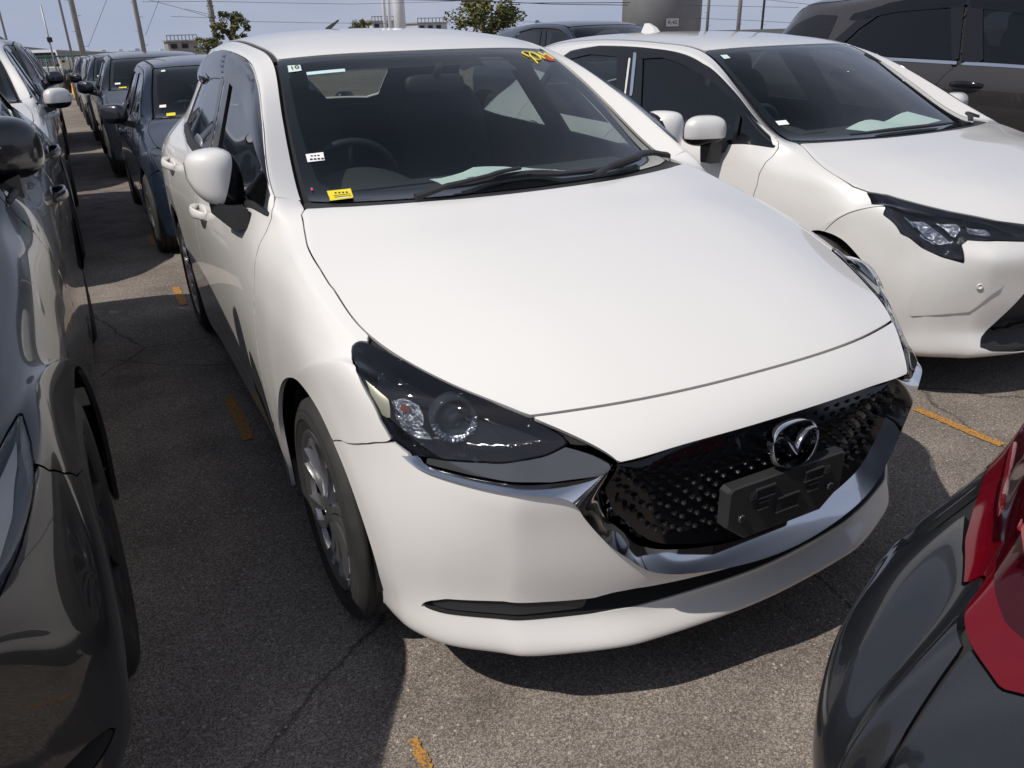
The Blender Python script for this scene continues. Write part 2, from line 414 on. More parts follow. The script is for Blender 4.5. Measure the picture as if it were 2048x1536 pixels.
    def build(s, name, m, parent=None, fix=True, auto=None, **kw):
        me = bpy.data.meshes.new(name); me.from_pydata(s.v, [], s.f); me.update()
        me.polygons.foreach_set('use_smooth', s.sm)
        if fix:
            bm = bmesh.new(); bm.from_mesh(me); bmesh.ops.remove_doubles(bm, verts=bm.verts, dist=1e-5); bmesh.ops.recalc_face_normals(bm, faces=bm.faces)
            if auto:
                for e in bm.edges: e.smooth = e.calc_face_angle(0) < auto
                for f in bm.faces: f.smooth = True
            bm.to_mesh(me); bm.free()
        me.materials.append(m); return link(name, me, parent, **kw)
def copy_tree(o, parent=None):
    c = o.copy(); C.objects.link(c); c.parent = parent
    for ch in list(o.children): copy_tree(ch, c)
    return c
def circ(cy, r, *zs): pass
MZ = [
 # u0 lip underside
 [(0,.09,.195),(.14,.094,.195),(.28,.106,.195),(.41,.133,.195),(.53,.18,.195),(.62,.245,.195),(.695,.315,.195),(.735,.38,.195),(.755,.45,.19),(.765,.515,.19)],
 # u1 lip lower front edge
 [(0,.052,.214),(.14,.056,.214),(.28,.068,.214),(.41,.095,.214),(.53,.145,.213),(.62,.212,.213),(.70,.28,.212),(.748,.355,.21),(.770,.43,.207),(.778,.50,.204)],
 # u2 lip top edge
 [(0,.085,.285),(.14,.09,.285),(.28,.105,.285),(.41,.135,.287),(.53,.178,.29),(.62,.225,.29),(.70,.29,.289),(.752,.365,.285),(.776,.425,.275),(.785,.475,.255)],
 # u3 slot top
 [(0,.05,.345),(.14,.055,.345),(.28,.08,.342),(.41,.125,.335),(.53,.183,.333),(.62,.232,.333),(.70,.298,.335),(.755,.37,.335),(.782,.425,.33),(.793,.463,.325)],
 # u4
 [(0,.022,.43),(.14,.027,.43),(.28,.05,.43),(.41,.10,.43),(.53,.163,.43),(.62,.222,.43),(.70,.292,.43),(.757,.365,.43),(.788,.425,.42),(.802,.472,.405)],
 # u5
 [(0,.018,.54),(.14,.022,.54),(.28,.043,.54),(.41,.088,.54),(.53,.150,.54),(.62,.215,.54),(.70,.300,.54),(.76,.380,.535),(.798,.455,.515),(.811,.508,.49)],
 # u6
 [(0,.022,.63),(.14,.026,.63),(.28,.04,.63),(.41,.075,.63),(.53,.142,.635),(.62,.222,.638),(.70,.330,.64),(.762,.415,.635),(.805,.51,.60),(.818,.568,.565)],
 # u7 nose edge
 [(0,.052,.702),(.14,.055,.701),(.28,.066,.697),(.41,.081,.69),(.52,.165,.688),(.61,.255,.69),(.695,.36,.70),(.764,.44,.715),(.81,.57,.67),(.824,.645,.622)],
 # u8 hood shut line
 [(0,.142,.776),(.18,.150,.774),(.36,.180,.769),(.53,.235,.76),(.60,.29,.752),(.66,.36,.755),(.72,.43,.765),(.774,.495,.778),(.815,.64,.72),(.829,.735,.656)],
 # u9
 [(0,.34,.852),(.21,.345,.849),(.42,.365,.832),(.63,.40,.79),(.672,.43,.785),(.71,.47,.788),(.745,.515,.796),(.778,.56,.803),(.821,.71,.75),(.833,.815,.665)],
 # u10 headlight tip
 [(0,.58,.915),(.24,.585,.910),(.48,.60,.889),(.715,.622,.836),(.733,.632,.834),(.753,.645,.827),(.777,.665,.810),(.803,.70,.782),(.828,.79,.725),(.837,.905,.653)],
 # u11
 [(0,.80,.962),(.24,.80,.958),(.48,.81,.942),(.728,.82,.891),(.748,.82,.884),(.772,.82,.868),(.795,.83,.838),(.817,.85,.788),(.834,.91,.705),(.842,1.02,.60)],
 # u12
 [(0,.96,.991),(.23,.965,.987),(.47,.985,.976),(.715,1.03,.945),(.740,1.02,.933),(.772,1.01,.908),(.800,1.01,.866),(.823,1.03,.79),(.839,1.07,.67),(.846,1.115,.505)],
 # u13 hood rear
 [(0,1.07,1.010),(.22,1.082,1.010),(.44,1.125,1.009),(.668,1.222,1.001),(.712,1.205,.985),(.760,1.20,.946),(.803,1.19,.880),(.829,1.18,.79),(.844,1.175,.62),(.846,1.165,.37)],
 # u14 windshield base
 [(0,1.15,1.022),(.22,1.165,1.021),(.44,1.215,1.017),(.655,1.32,1.010),(.732,1.29,1.018),(.777,1.30,.962),(.812,1.30,.88),(.833,1.29,.78),(.846,1.26,.56),(.838,1.178,.225)],
 # u15
 [(0,1.50,1.205),(.20,1.515,1.203),(.41,1.565,1.198),(.605,1.655,1.188),(.682,1.62,1.20),(.783,1.60,.972),(.820,1.59,.885),(.840,1.57,.77),(.842,1.52,.50),(.822,1.40,.20)],
 # u16 header
 [(0,1.90,1.382),(.18,1.912,1.381),(.37,1.94,1.377),(.539,1.99,1.366),(.610,1.97,1.345),(.783,1.95,.980),(.823,1.94,.893),(.843,1.93,.77),(.838,1.90,.48),(.815,1.85,.195)],
 # u17
 [(0,2.25,1.440),(.19,2.25,1.439),(.38,2.26,1.430),(.54,2.28,1.410),(.602,2.28,1.388),(.780,2.28,.988),(.824,2.27,.90),(.845,2.26,.77),(.836,2.25,.47),(.815,2.22,.195)],
 # u18
 [(0,2.62,1.460),(.19,2.62,1.458),(.38,2.62,1.448),(.535,2.63,1.426),(.598,2.63,1.40),(.775,2.63,.998),(.823,2.63,.91),(.846,2.62,.77),(.836,2.62,.47),(.815,2.60,.195)],
 # u19
 [(0,2.95,1.458),(.19,2.95,1.456),(.38,2.95,1.445),(.525,2.95,1.42),(.592,2.95,1.39),(.765,2.93,1.010),(.822,2.92,.92),(.847,2.91,.78),(.838,2.92,.47),(.818,2.97,.195)],
 # u20
 [(0,3.15,1.448),(.18,3.15,1.446),(.36,3.15,1.436),(.515,3.15,1.408),(.582,3.15,1.372),(.752,3.12,1.025),(.822,3.10,.93),(.848,3.08,.80),(.845,3.06,.55),(.828,3.03,.34)],
 # u21
 [(0,3.33,1.432),(.18,3.33,1.43),(.36,3.33,1.418),(.503,3.33,1.386),(.570,3.33,1.338),(.735,3.30,1.045),(.820,3.28,.94),(.848,3.25,.83),(.848,3.20,.68),(.838,3.14,.565)],
 # u22 roof end
 [(0,3.50,1.405),(.17,3.50,1.402),(.34,3.49,1.39),(.485,3.48,1.355),(.555,3.46,1.285),(.715,3.44,1.065),(.815,3.42,.95),(.846,3.40,.84),(.848,3.39,.74),(.842,3.385,.665)],
 # u23
 [(0,3.68,1.30),(.17,3.68,1.296),(.34,3.67,1.28),(.475,3.65,1.24),(.545,3.61,1.20),(.695,3.58,1.065),(.805,3.57,.95),(.838,3.57,.85),(.842,3.58,.72),(.838,3.60,.595)],
 # u24 glass bottom
 [(0,3.87,1.10),(.17,3.87,1.098),(.34,3.86,1.09),(.475,3.84,1.075),(.560,3.80,1.06),(.680,3.75,1.035),(.785,3.73,.94),(.822,3.72,.84),(.830,3.72,.66),(.830,3.72,.46)],
 # u25
 [(0,3.99,.96),(.18,3.985,.958),(.36,3.97,.952),(.48,3.95,.945),(.57,3.91,.935),(.67,3.87,.92),(.755,3.83,.88),(.800,3.80,.80),(.815,3.78,.60),(.818,3.745,.36)],
 # u26
 [(0,4.04,.76),(.18,4.035,.76),(.36,4.015,.76),(.48,3.99,.76),(.57,3.96,.755),(.66,3.915,.75),(.735,3.87,.73),(.78,3.83,.68),(.798,3.79,.50),(.805,3.745,.28)],
 # u27
 [(0,4.065,.52),(.18,4.06,.52),(.36,4.04,.52),(.48,4.02,.52),(.57,3.985,.515),(.66,3.94,.505),(.73,3.89,.48),(.772,3.84,.44),(.79,3.79,.34),(.795,3.745,.23)],
 # u28
 [(0,4.02,.25),(.18,4.015,.25),(.36,3.995,.25),(.48,3.97,.25),(.57,3.94,.25),(.65,3.90,.25),(.715,3.86,.245),(.755,3.82,.235),(.775,3.78,.225),(.785,3.745,.21)],
]
# ease the lower bumper rows sideways
for _u in range(0, 5):
    _r = [list(p) for p in MZ[_u]]
    for _v in range(1, 9):
        for _k in (1, 2): _r[_v][_k] = .5*MZ[_u][_v][_k]+.25*(MZ[_u][_v-1][_k]+MZ[_u][_v+1][_k])
    MZ[_u] = [tuple(p) for p in _r]
def warp_net(net, xs=1., ym=((0, 0), (5, 5)), zm=((0, 0), (2, 2)), fn=None):
    a = np.array(net, float); ym = np.array(ym); zm = np.array(zm)
    a[..., 0] *= xs; a[..., 1] = np.interp(a[..., 1], ym[:, 0], ym[:, 1]); a[..., 2] = np.interp(a[..., 2], zm[:, 0], zm[:, 1])
    return a if fn is None else fn(a)
# sedan to the right: lower bonnet and roof, wider, longer tail
def _sedan(a):
    # fuller front corners, blunt nose
    for u in range(0, 8):
        for v in range(10):
            x, y, z = a[u, v]
            if y < .45: a[u, v, 1] = y*.92+.03
    return a
CO = warp_net(MZ, 1.03, ((0, 0), (.62, .62), (1.07, .97), (1.235, 1.10), (1.32, 1.20), (1.99, 1.95), (2.6, 2.7), (3.385, 3.60), (4.065, 4.40)),
              ((0, 0), (.3, .3), (.69, .66), (.83, .805), (1.01, .95), (1.366, 1.313), (1.46, 1.40), (1.6, 1.53)), _sedan)
# compact crossover at the left edge
def _blunt(a):
    # squarer front corners
    k = np.clip((.50-a[..., 1])/.75, 0, 1); a[..., 0] *= 1+.16*k*np.clip(a[..., 0]/.7, 0, 1)
    a[..., 0] = np.minimum(a[..., 0], .846); return a
LC = warp_net(MZ, 1.0, ((0, -.28), (.30, .10), (.62, .52), (.815, .815), (5, 5)), ((0, 0), (.2, .25), (.31, .36), (.665, .765), (.83, .92), (1.01, 1.10), (1.46, 1.58), (1.6, 1.72)), _blunt)
# small hatchbacks and a boxy van in the back rows
HB = warp_net(MZ, 1.0, ((0, 0), (.8, .75), (1.32, 1.15), (1.99, 1.75), (3.4, 3.2), (4.065, 3.85)), ((0, 0), (.7, .68), (1.01, .955), (1.366, 1.30), (1.46, 1.39), (1.6, 1.52)))
VN = warp_net(MZ, 1.0, ((0, 0), (.8, .70), (1.32, 1.0), (1.99, 1.45), (3.385, 3.3), (3.6, 3.95), (4.065, 4.3)), ((0, 0), (.7, .74), (1.01, 1.06), (1.366, 1.50), (1.46, 1.62), (1.6, 1.76)))
SV = warp_net(MZ, 1.08, ((0, 0), (.815, .90), (1.32, 1.36), (1.99, 2.05), (3.2, 3.5), (3.5, 4.2), (3.9, 4.5), (4.065, 4.65)), ((0, 0), (.2, .24), (.31, .36), (.665, .76), (.83, .98), (1.01, 1.16), (1.366, 1.56), (1.46, 1.66), (1.6, 1.8)))
def _tail(a):
    k = np.clip((a[..., 2]-.50)/.24, 0, 1); k = k*k*(3-2*k)*np.clip((a[..., 1]-3.2)/.4, 0, 1)
    a[..., 0] -= .22*k*np.clip(a[..., 0]/.6, 0, 1); a[..., 1] -= .05*k
    # notchback tail: the cabin ends early and runs into a low boot lid
    for u, dy, zc in ((18, -.15, 1.46), (19, -.25, 1.44), (20, -.32, 1.41), (21, -.34, 1.36), (22, -.30, 1.24), (23, -.24, 1.09), (24, -.18, 1.0), (25, -.04, .97)):
        for v in range(6):
            a[u, v, 1] += dy*(1-.12*v); a[u, v, 2] = min(a[u, v, 2], zc-.03*max(0, v-2))
    return a
RC = warp_net(MZ, 1.0, ((0, 0), (5, 5)), ((0, 0), (1.01, 1.02), (1.46, 1.48), (1.6, 1.6)), _tail)
# ---------------------------------------------------------------- panels every car body is cut into (u runs front to rear, v centre to sill)
def sym(half): return list(half)+[(u, -v) for u, v in reversed(half) if v != 0]
LENS = [(9.76,5.48),(9.85,5.14),(9.89,4.75),(9.91,4.11),(9.88,3.5),(9.7,3.05),(9.54,2.98),(9.02,2.98),(8.41,2.98),(7.97,3.03),(7.54,3.15),(7.37,3.35),(7.17,3.79),(6.95,4.35),(6.66,4.95),(6.37,5.7),(6.27,6.26),(6.35,6.45),(6.54,6.75),(7.05,6.94),(7.66,7.0),(8.11,6.99),(8.69,6.91),(9.21,6.52),(9.54,5.98)]
HOODH = [(7.98,0),(7.98,2.98),(9,2.98),(10,2.98),(11.0,2.99),(11.51,3.03),(12.14,3.46),(12.6,3.55),(13.0,3.46),(13.22,3.15),(13.12,2.5),(13.02,1.2),(13.02,0)]
DOORF_EDGE = [(14.1,3.98),(13.75,4.72),(13.78,5.26),(13.98,5.75),(14.03,6.3),(14.04,6.9),(14.12,7.4),(14.25,7.8),(14.5,8.55)]
DOORB_EDGE = [(17.4,4.0),(17.02,4.9),(17.2,5.8),(17.32,6.5),(17.43,7.12),(17.53,7.7),(17.5,8.55)]
TOPF = [(17.4,4.0),(16.65,3.98),(15.8,4.02),(14.9,3.93)]
DOORF = DOORF_EDGE+DOORB_EDGE[::-1]+TOPF[1:]
DOORR = DOORB_EDGE+[(18.6,8.55),(19.3,8.3),(20.0,7.75),(20.5,7.1),(20.75,6.3),(20.75,5.4),(20.62,4.82),(20.0,4.3),(19.1,4.08),(18.2,4.0)]
WINF = [(14.16,4.12),(14.03,4.6),(14.8,4.92),(15.8,4.93),(16.6,4.92),(17.1,4.13),(16.65,4.08),(15.81,4.14),(15.02,4.10),(14.6,4.02)]
WINR = [(17.66,4.13),(17.14,4.92),(18.5,4.92),(20.35,4.86),(19.9,4.5),(19.1,4.2),(18.4,4.12)]
PILF = [(17.12,4.06),(16.58,4.96),(17.0,4.96),(17.37,4.06)]
PILR = [(17.43,4.06),(17.04,4.96),(17.16,4.96),(17.70,4.06)]
BELTF = [(14.0,4.6),(14.8,4.90),(15.8,4.91),(17.0,4.91),(17.0,5.03),(15.8,5.03),(14.8,5.02),(13.95,4.72)]
BELTR = [(17.05,4.91),(18.5,4.91),(20.3,4.85),(20.45,4.95),(18.5,5.03),(17.05,5.03)]
FENDER = [(9.0,4.5),(9.9,3.4),(10.0,2.98),(11.0,2.99),(11.51,3.03),(12.14,3.46),(12.6,3.55),(13.0,3.46),(13.22,3.15),(13.5,3.12),(14.02,3.1)]+DOORF_EDGE+[(14.5,9.6),(6.75,9.6),(6.53,8.42),(6.44,8.17),(6.39,7.95),(6.36,7.67),(6.36,7.36),(6.42,7.06),(6.53,6.67),(7.0,6.5)]
BUMPH = [(-.6,0),(-.6,9.6),(6.75,9.6),(6.53,8.42),(6.44,8.17),(6.39,7.95),(6.36,7.67),(6.36,7.36),(6.42,7.06),(6.53,6.67),(7.4,3.9),(7.12,3.02),(7.12,0)]
NOSEH = [(7.02,0),(7.02,3.0),(7.5,3.0),(7.96,3.0),(7.96,0)]
WSH = [(13.55,0),(13.6,1.5),(13.75,2.6),(14.0,2.94),(15,2.94),(15.98,2.96),(15.98,0)]
WSIN = [(14.12,0),(14.12,1.5),(14.15,2.55),(14.3,2.74),(15,2.80),(15.6,2.82),(15.86,2.6),(15.93,1.5),(15.93,0)]
COWLH = [(13.06,0),(13.06,1.2),(13.16,2.5),(13.25,3.15),(13.6,3.08),(14.0,3.02),(13.95,2.9),(13.75,2.62),(13.6,1.5),(13.55,0)]
ROOFH = [(16.02,0),(16.02,2.93),(17,2.93),(19,2.93),(22,2.93),(22.0,0)]
DITCH = [(15.98,2.94),(17,2.94),(20,2.94),(22,2.94),(22,3.09),(20,3.09),(17,3.09),(15.98,3.05)]
SIDE = [(14.0,3.06),(15,3.02),(16,3.06),(17,3.1),(20,3.1),(22,3.1),(24.1,3.3),(24.6,5),(25.2,6.5),(25.1,8),(25.0,9.6),(14.5,9.6)]+DOORF_EDGE[::-1]
RGLASS = [(22.25,0),(22.25,2.7),(23,2.9),(23.8,2.8),(23.95,2.3),(24.0,0)]
HATCH = [(22.05,0),(22.05,3.05),(24.1,3.25),(25,3.6),(26.6,3.6),(26.7,0)]
TAIL = [(24.2,3.4),(24.6,5),(25.2,6.4),(25.6,6.2),(25.9,4.5),(25.7,3.6),(25.0,3.55)]
RBUMP = [(26.75,0),(26.7,3.6),(25.9,3.6),(25.9,4.5),(25.6,6.2),(25.15,6.5),(25.15,8),(25.05,9.6),(28.6,9.6),(28.6,0)]
def car_wheel(root, org, x, y, r, side, face, width=.19, rimr=.205, detail=True, spokes=9, style='cover', tread=False):
    """tyre, rim and cover as parts of one wheel"""
    sg = side; cx = x-org[0]; cy = y-org[1]; cz = r-org[2]; hw = width/2
    mb = MB(); prof = []
    for ax, rr in ((-hw*.80, rimr), (-hw*.98, rimr+.03), (-hw, (rimr+r)/2), (-hw*.93, r-.025), (-hw*.80, r-.006)): prof.append((ax, rr))
    for gx in (-.5, 0, .5):
        a = hw*gx; prof += [(a-.009, r), (a-.006, r-.007), (a+.006, r-.007), (a+.009, r)]
    for ax, rr in ((hw*.80, r-.006), (hw*.93, r-.025), (hw*.955, r-.030), (hw*.945, r-.032), (hw*.97, r-.036), (hw, (rimr+r)/2), (hw*.99, (rimr+r)/2-.006), (hw*1.005, (rimr+r)/2-.008), (hw*.985, rimr+.035), (hw*.94, rimr+.030), (hw*.93, rimr+.012), (hw*.80, rimr)): prof.append((ax, rr))
    prof = [(a*sg, b) for a, b in prof]
    w = bpy.data.objects.new('wheel', None); C.objects.link(w); w.parent = root; w.location = (cx, cy, cz); w.empty_display_size = .05
    mb.lathe(prof, 64 if detail else 28)
    if tread:
        for k in range(60):
            a = 2*math.pi*k/60; ca, sa = math.cos(a), math.sin(a)
            for s0, s1 in ((.80, .55), (-.80, -.55)):
                e = Vector((0, ca, sa)); p = Vector((0, -sa, ca))
                q0 = e*(r-.004)+Vector((hw*s0*sg, 0, 0)); q1 = e*(r+.0015)+Vector((hw*s1*sg, 0, 0))
                mb.loft([[q0-p*.0115, q0+p*.0115, q0+p*.011+e*.0035, q0-p*.011+e*.0035], [q1-p*.0115-e*.004, q1+p*.0115-e*.004, q1+p*.011+e*.001, q1-p*.011+e*.001]], smooth=False)
    mb.build('tyre', M['rubber'], w)
    rm = MB(); f = hw*.80*sg
    rm.lathe([(f-.09*sg, .05), (f-.09*sg, rimr-.02), (f-.02*sg, rimr-.012), (f+.004*sg, rimr-.004), (f+.006*sg, rimr+.006), (f-.004*sg, rimr+.010)], 48 if detail else 24)
    rm.build('rim', M['black'], w)
    cv = MB()
    cv.lathe([(f-.012*sg, rimr-.022), (f+.002*sg, rimr-.020), (f+.010*sg, rimr-.008), (f+.010*sg, rimr+.004), (f-.002*sg, rimr+.010)], 64 if detail else 24)
    cv.lathe([(f-.03*sg, .050), (f-.004*sg, .046), (f+.004*sg, .034), (f+.006*sg, .0)], 32 if detail else 14)
    for k in range(spokes):
        w0 = 2*math.pi*k/spokes
        pair = (k % 2)*.10*(spokes >= 9)
        w0 -= pair
        rings = []
        for q in range(6):
            t = q/5; rr = .036+(rimr-.02-.036)*t; tw = w0+.16*t*t*(1 if style == 'cover' else 0)
            wd = (.030-.018*math.sin(math.pi*min(1, t*1.15))+.022*t*t)*(7.5/spokes)**.4
            dz = f+(-.002-.016*math.sin(math.pi*t)*.6+.006*t)*sg
            e = Vector((0, math.cos(tw), math.sin(tw))); p = Vector((0, -math.sin(tw), math.cos(tw)))
            c0 = e*rr+Vector((dz, 0, 0)); X = Vector((sg, 0, 0))
            rings.append([c0-p*wd/2-X*.018, c0-p*wd*.44+X*.002, c0+p*wd*.40+X*.007, c0+p*wd/2-X*.018])
        cv.loft(rings)
    cv.build('wheel_cover', face, w, auto=.6)
    return w
def superblob(c, ax, e1=.7, e2=.8, n=24, m=14, mtx=None, taper=0.):
    V = []; F = []
    sp = lambda a, e: math.copysign(abs(a)**e, a)
    for i in range(m+1):
        th = -math.pi/2+math.pi*i/m
        for k in range(n):
            ph = 2*math.pi*k/n
            p = Vector((ax[0]*sp(math.cos(th), e1)*sp(math.cos(ph), e2), ax[1]*sp(math.cos(th), e1)*sp(math.sin(ph), e2), ax[2]*sp(math.sin(th), e1)))
            if taper: p.z *= 1+taper*p.y/ax[1]
            if mtx: p = mtx @ p
            V.append(Vector(c)+p)
    for i in range(m):
        for k in range(n): F.append((i*n+k, i*n+(k+1) % n, (i+1)*n+(k+1) % n, (i+1)*n+k))
    return V, F
def blob_clip(V, F, planes):
    """keep the side of each plane (point, normal) that the normal points to"""
    bm = bmesh.new(); vs_ = [bm.verts.new(p) for p in V]
    for f in F:
        try: bm.faces.new([vs_[i] for i in f])
        except ValueError: pass
    bmesh.ops.remove_doubles(bm, verts=bm.verts, dist=1e-5)
    for co, no in planes:
        bmesh.ops.bisect_plane(bm, geom=bm.verts[:]+bm.edges[:]+bm.faces[:], plane_co=co, plane_no=no, clear_inner=True)
    bm.verts.ensure_lookup_table(); bm.verts.index_update(); r = [v.co.copy() for v in bm.verts], [tuple(v.index for v in f.verts) for f in bm.faces]; bm.free(); return r
def car_mirror(root, org, side, c, ax, m, base, mtx=None, planes=(), e=(.8, .8), taper=0.):
    """door mirror: painted cap, black inner housing, foot on the door"""
    w = bpy.data.objects.new('door_mirror', None); C.objects.link(w); w.parent = root; w.location = Vector(c)-Vector(org); w.empty_display_size = .05
    V, F = superblob((0, 0, 0), ax, e[0], e[1], 36, 22, mtx, taper)
    V2, F2 = blob_clip(V, F, planes)
    a = MB(); a.add(V2, F2, True); a.build('mirror_cap', m, w)
    b = MB(); b.add([p*.975 for p in V], F, True); b.build('mirror_housing', M['blackg'], w)
    f = MB(); f.loft([[Vector(p)-Vector(c) for p in ring] for ring in base]); f.build('mirror_foot', M['black'], w, auto=.7)
    return w
class Car:
    def __init__(self, name, label, cat, net, paintm, origin, rz=0, group=None, res=.03, sharp_v=(3,), smooth=2, loc=None, cap=40, sharp_u=()):
        self.S = Surf(net, res, sharp_u, sharp_v, smooth, cap); self.p = paintm; self.org = np.array(origin, float)
        self.root = thing(name, label, cat, loc if loc is not None else origin, rz, group)
    def panel(self, name, inc, m, exc=(), gap=.002, offset='roll', flange=.012, smooth=False, both=False, parent=None, f2=None, renorm=False, **kw):
        off = roll() if offset == 'roll' else offset; res = []
        ex = [e if isinstance(e, tuple) else (e, False) for e in exc]
        for poly in ([inc, mirror(inc)] if both else [inc]):
            V, F, N = cut(self.S, (poly, smooth), ex, gap, off, flange, f2=f2, renorm=renorm)
            if not F: continue
            res.append(mesh_np(name, V, F, N, m, parent or self.root, self.org, **kw))
        return res
    def pos(self, u, v, off=0.):
        p = self.S.at(np.array(u, float), np.array(v, float)); n = self.S.at(np.array(u, float), np.array(v, float), self.S.N)
        n = n/np.linalg.norm(n); return Vector(p+n*off-self.org), Vector(n)
    def both_exc(self, *polys): return [q for p in polys for q in (p, mirror(p))]
    def standard(self, ex_front=(), lens=None, tail=None, glass_rear='glass_side', glass_front='glass_side', nose=True, rear=True, bump=True, lensmat=True, belt='black', pil=True, fender=None, bumph=None):
        P = self.panel; p = self.p; lens = lens or LENS; L2 = self.both_exc(lens)
        P('hood', sym(HOODH), p, L2)
        if nose: P('nose_panel', sym(NOSEH), p, L2)
        P('fender', fender or FENDER, p, [lens, mirror(lens)], both=True)
        if bump: P('front_bumper', sym(bumph or BUMPH), p, list(ex_front)+L2)
        P('cowl', sym(COWLH), M['black'], offset=lambda f: -.006+0*f)
        P('windshield', sym(WSH), M['glass'], gap=.001, offset=lambda f: .001-.004*np.clip(1-f/.01, 0, 1), flange=0)
        P('windshield_frit', sym(WSH), M['blackg'], [sym(WSIN)], gap=.001, offset=lambda f: -.003+0*f, flange=0)
        P('roof', sym(ROOFH), p); P('roof_ditch_trim', DITCH, M['black'], both=True, offset=lambda f: -.005+0*f, gap=0.)
        P('body_side', SIDE, p, self.both_exc(DOORF, DOORR, WINF, WINR, TAIL), both=True)
        P('front_door', DOORF, p, self.both_exc(WINF, PILF, BELTF), both=True)
        P('rear_door', DOORR, p, self.both_exc(WINR, PILR, BELTR), both=True)
        P('front_window', WINF, M[glass_front], both=True, gap=-.004, offset=lambda f: -.006+0*f, flange=0)
        P('rear_window', WINR, M[glass_rear], both=True, gap=-.004, offset=lambda f: -.006+0*f, flange=0)
        if pil:
            P('pillar_trim', PILF, M['blackg'], both=True, gap=.001, offset=lambda f: .001+0*f); P('pillar_trim', PILR, M['blackg'], both=True, gap=.001, offset=lambda f: .001+0*f)
        P('belt_moulding', BELTF, M[belt], both=True, gap=0, offset=raised(.006, .008)); P('belt_moulding', BELTR, M[belt], both=True, gap=0, offset=raised(.006, .008))
        if rear:
            P('rear_glass', sym(RGLASS), M[glass_rear], gap=0, offset=lambda f: -.003+0*f, flange=0)
            P('tailgate', sym(HATCH), p, [sym(RGLASS), TAIL, mirror(TAIL)])
            P('tail_lamp', TAIL, M.get('tail') or M['amber'], both=True); P('rear_bumper', sym(RBUMP), p, self.both_exc(TAIL))
        ex = [sym(WSIN), sym(RGLASS)]+self.both_exc(WINF, WINR)+list(ex_front)+L2
        P('inner_shell', sym([(-.6, 0), (-.6, 9.6), (28.6, 9.6), (28.6, 0)]), M['shell'], ex, gap=-.001, offset=lambda f: -.016+0*f, flange=0)
    def underbody(self, y0, y1, hw, z=.2):
        mb = MB(); o = self.org; mb.box((0-o[0], (y0+y1)/2-o[1], z-o[2]), (hw*2, y1-y0, .03))
        if y1-y0 > 1.5: mb.box((0-o[0], (y0+y1)/2-o[1], z+.02-o[2]), (1.63, y1-y0-1.72, .04))
        mb.build('underbody', M['shell'], self.root, fix=False)
    def liners(self, arches, hw):
        for (cy, cz, r) in arches:
            for sg in (-1, 1):
                mb = MB(); mb.lathe([(sg*(hw-.03), r-.004), (sg*(hw-.28), r-.004), (sg*(hw-.30), .02)], 28, c=(-self.org[0], cy-self.org[1], cz-self.org[2]), a0=-.12, a1=math.pi+.12)
                mb.build('wheel_arch_liner', M['shell'], self.root)
    def interior(self, dz=0., y=0., wheel_side=-1, seatm=None, hw=.66):
        """dashboard, steering wheel, seats, mirror"""
        o = self.org; r = self.root; T = lambda x, yy, z: (x-o[0], yy+y-o[1], z+dz-o[2])
        d = MB(); rings = []
        for x in np.linspace(-hw, hw, 15):
            k = (x/hw)**2; fy = 1.20+.14*k
            rings.append([T(x, fy, .955), T(x, fy+.16, .985-.01*k), T(x, 1.66+.02*k, .975), T(x, 1.74, .93), T(x, 1.76, .80), T(x, 1.70, .55), T(x, fy, .55)])
        d.loft(rings); 
        hd = [[T(wheel_side*.36+a, 1.52, .985), T(wheel_side*.36+a, 1.62, 1.015-.06*(a/.2)**2), T(wheel_side*.36+a, 1.75, 1.02-.06*(a/.2)**2), T(wheel_side*.36+a, 1.77, .90), T(wheel_side*.36+a, 1.6, .9)] for a in np.linspace(-.2, .2, 9)]
        d.loft(hd); d.build('dashboard', M['dash'], r, auto=.6)
        s = MB(); cc = Vector(T(wheel_side*.36, 1.86, .93)); tl = Matrix.Rotation(R(-68), 3, 'X'); pts = []
        for k in range(33):
            w = 2*math.pi*k/32; pts.append(cc+tl @ Vector((.185*math.cos(w), .185*math.sin(w), 0)))
        s.tube(pts, .014, 10, False)
        V, F = superblob(cc+tl @ Vector((0, 0, -.01)), (.075, .06, .03), .7, .7, 16, 8, tl.to_4x4()); s.add(V, F, True)
        for w in (0, math.pi, -math.pi/2): s.tube([cc, cc+tl @ Vector((.18*math.cos(w), .18*math.sin(w), 0))], .012, 6)
        s.build('steering_wheel', M['black'], r)
        for x in (-.36, .36):
            st = MB()
            V, F = superblob(T(x, 2.36, .56), (.25, .27, .10), .5, .5, 20, 10); st.add(V, F, True)
            V, F = superblob(T(x, 2.66, .88), (.24, .085, .36), .55, .6, 20, 14, Matrix.Rotation(R(-16), 4, 'X')); st.add(V, F, True)
            st.build('front_seat', seatm or M['seat'], r)
            hr = MB(); V, F = superblob(T(x, 2.77, 1.24), (.13, .05, .085), .6, .6, 18, 10, Matrix.Rotation(R(-10), 4, 'X')); hr.add(V, F, True)
            hr.tube([T(x-.05, 2.74, 1.08), T(x-.05, 2.76, 1.22)], .007, 6); hr.tube([T(x+.05, 2.74, 1.08), T(x+.05, 2.76, 1.22)], .007, 6)
            hr.build('headrest', seatm or M['seat'], r)
        rs = MB(); V, F = superblob(T(0, 3.30, .80), (.60, .10, .30), .4, .4, 24, 12, Matrix.Rotation(R(-18), 4, 'X')); rs.add(V, F, True)
        V, F = superblob(T(0, 3.02, .54), (.60, .28, .10), .4, .4, 24, 10); rs.add(V, F, True); rs.build('rear_seat', seatm or M['seat'], r)
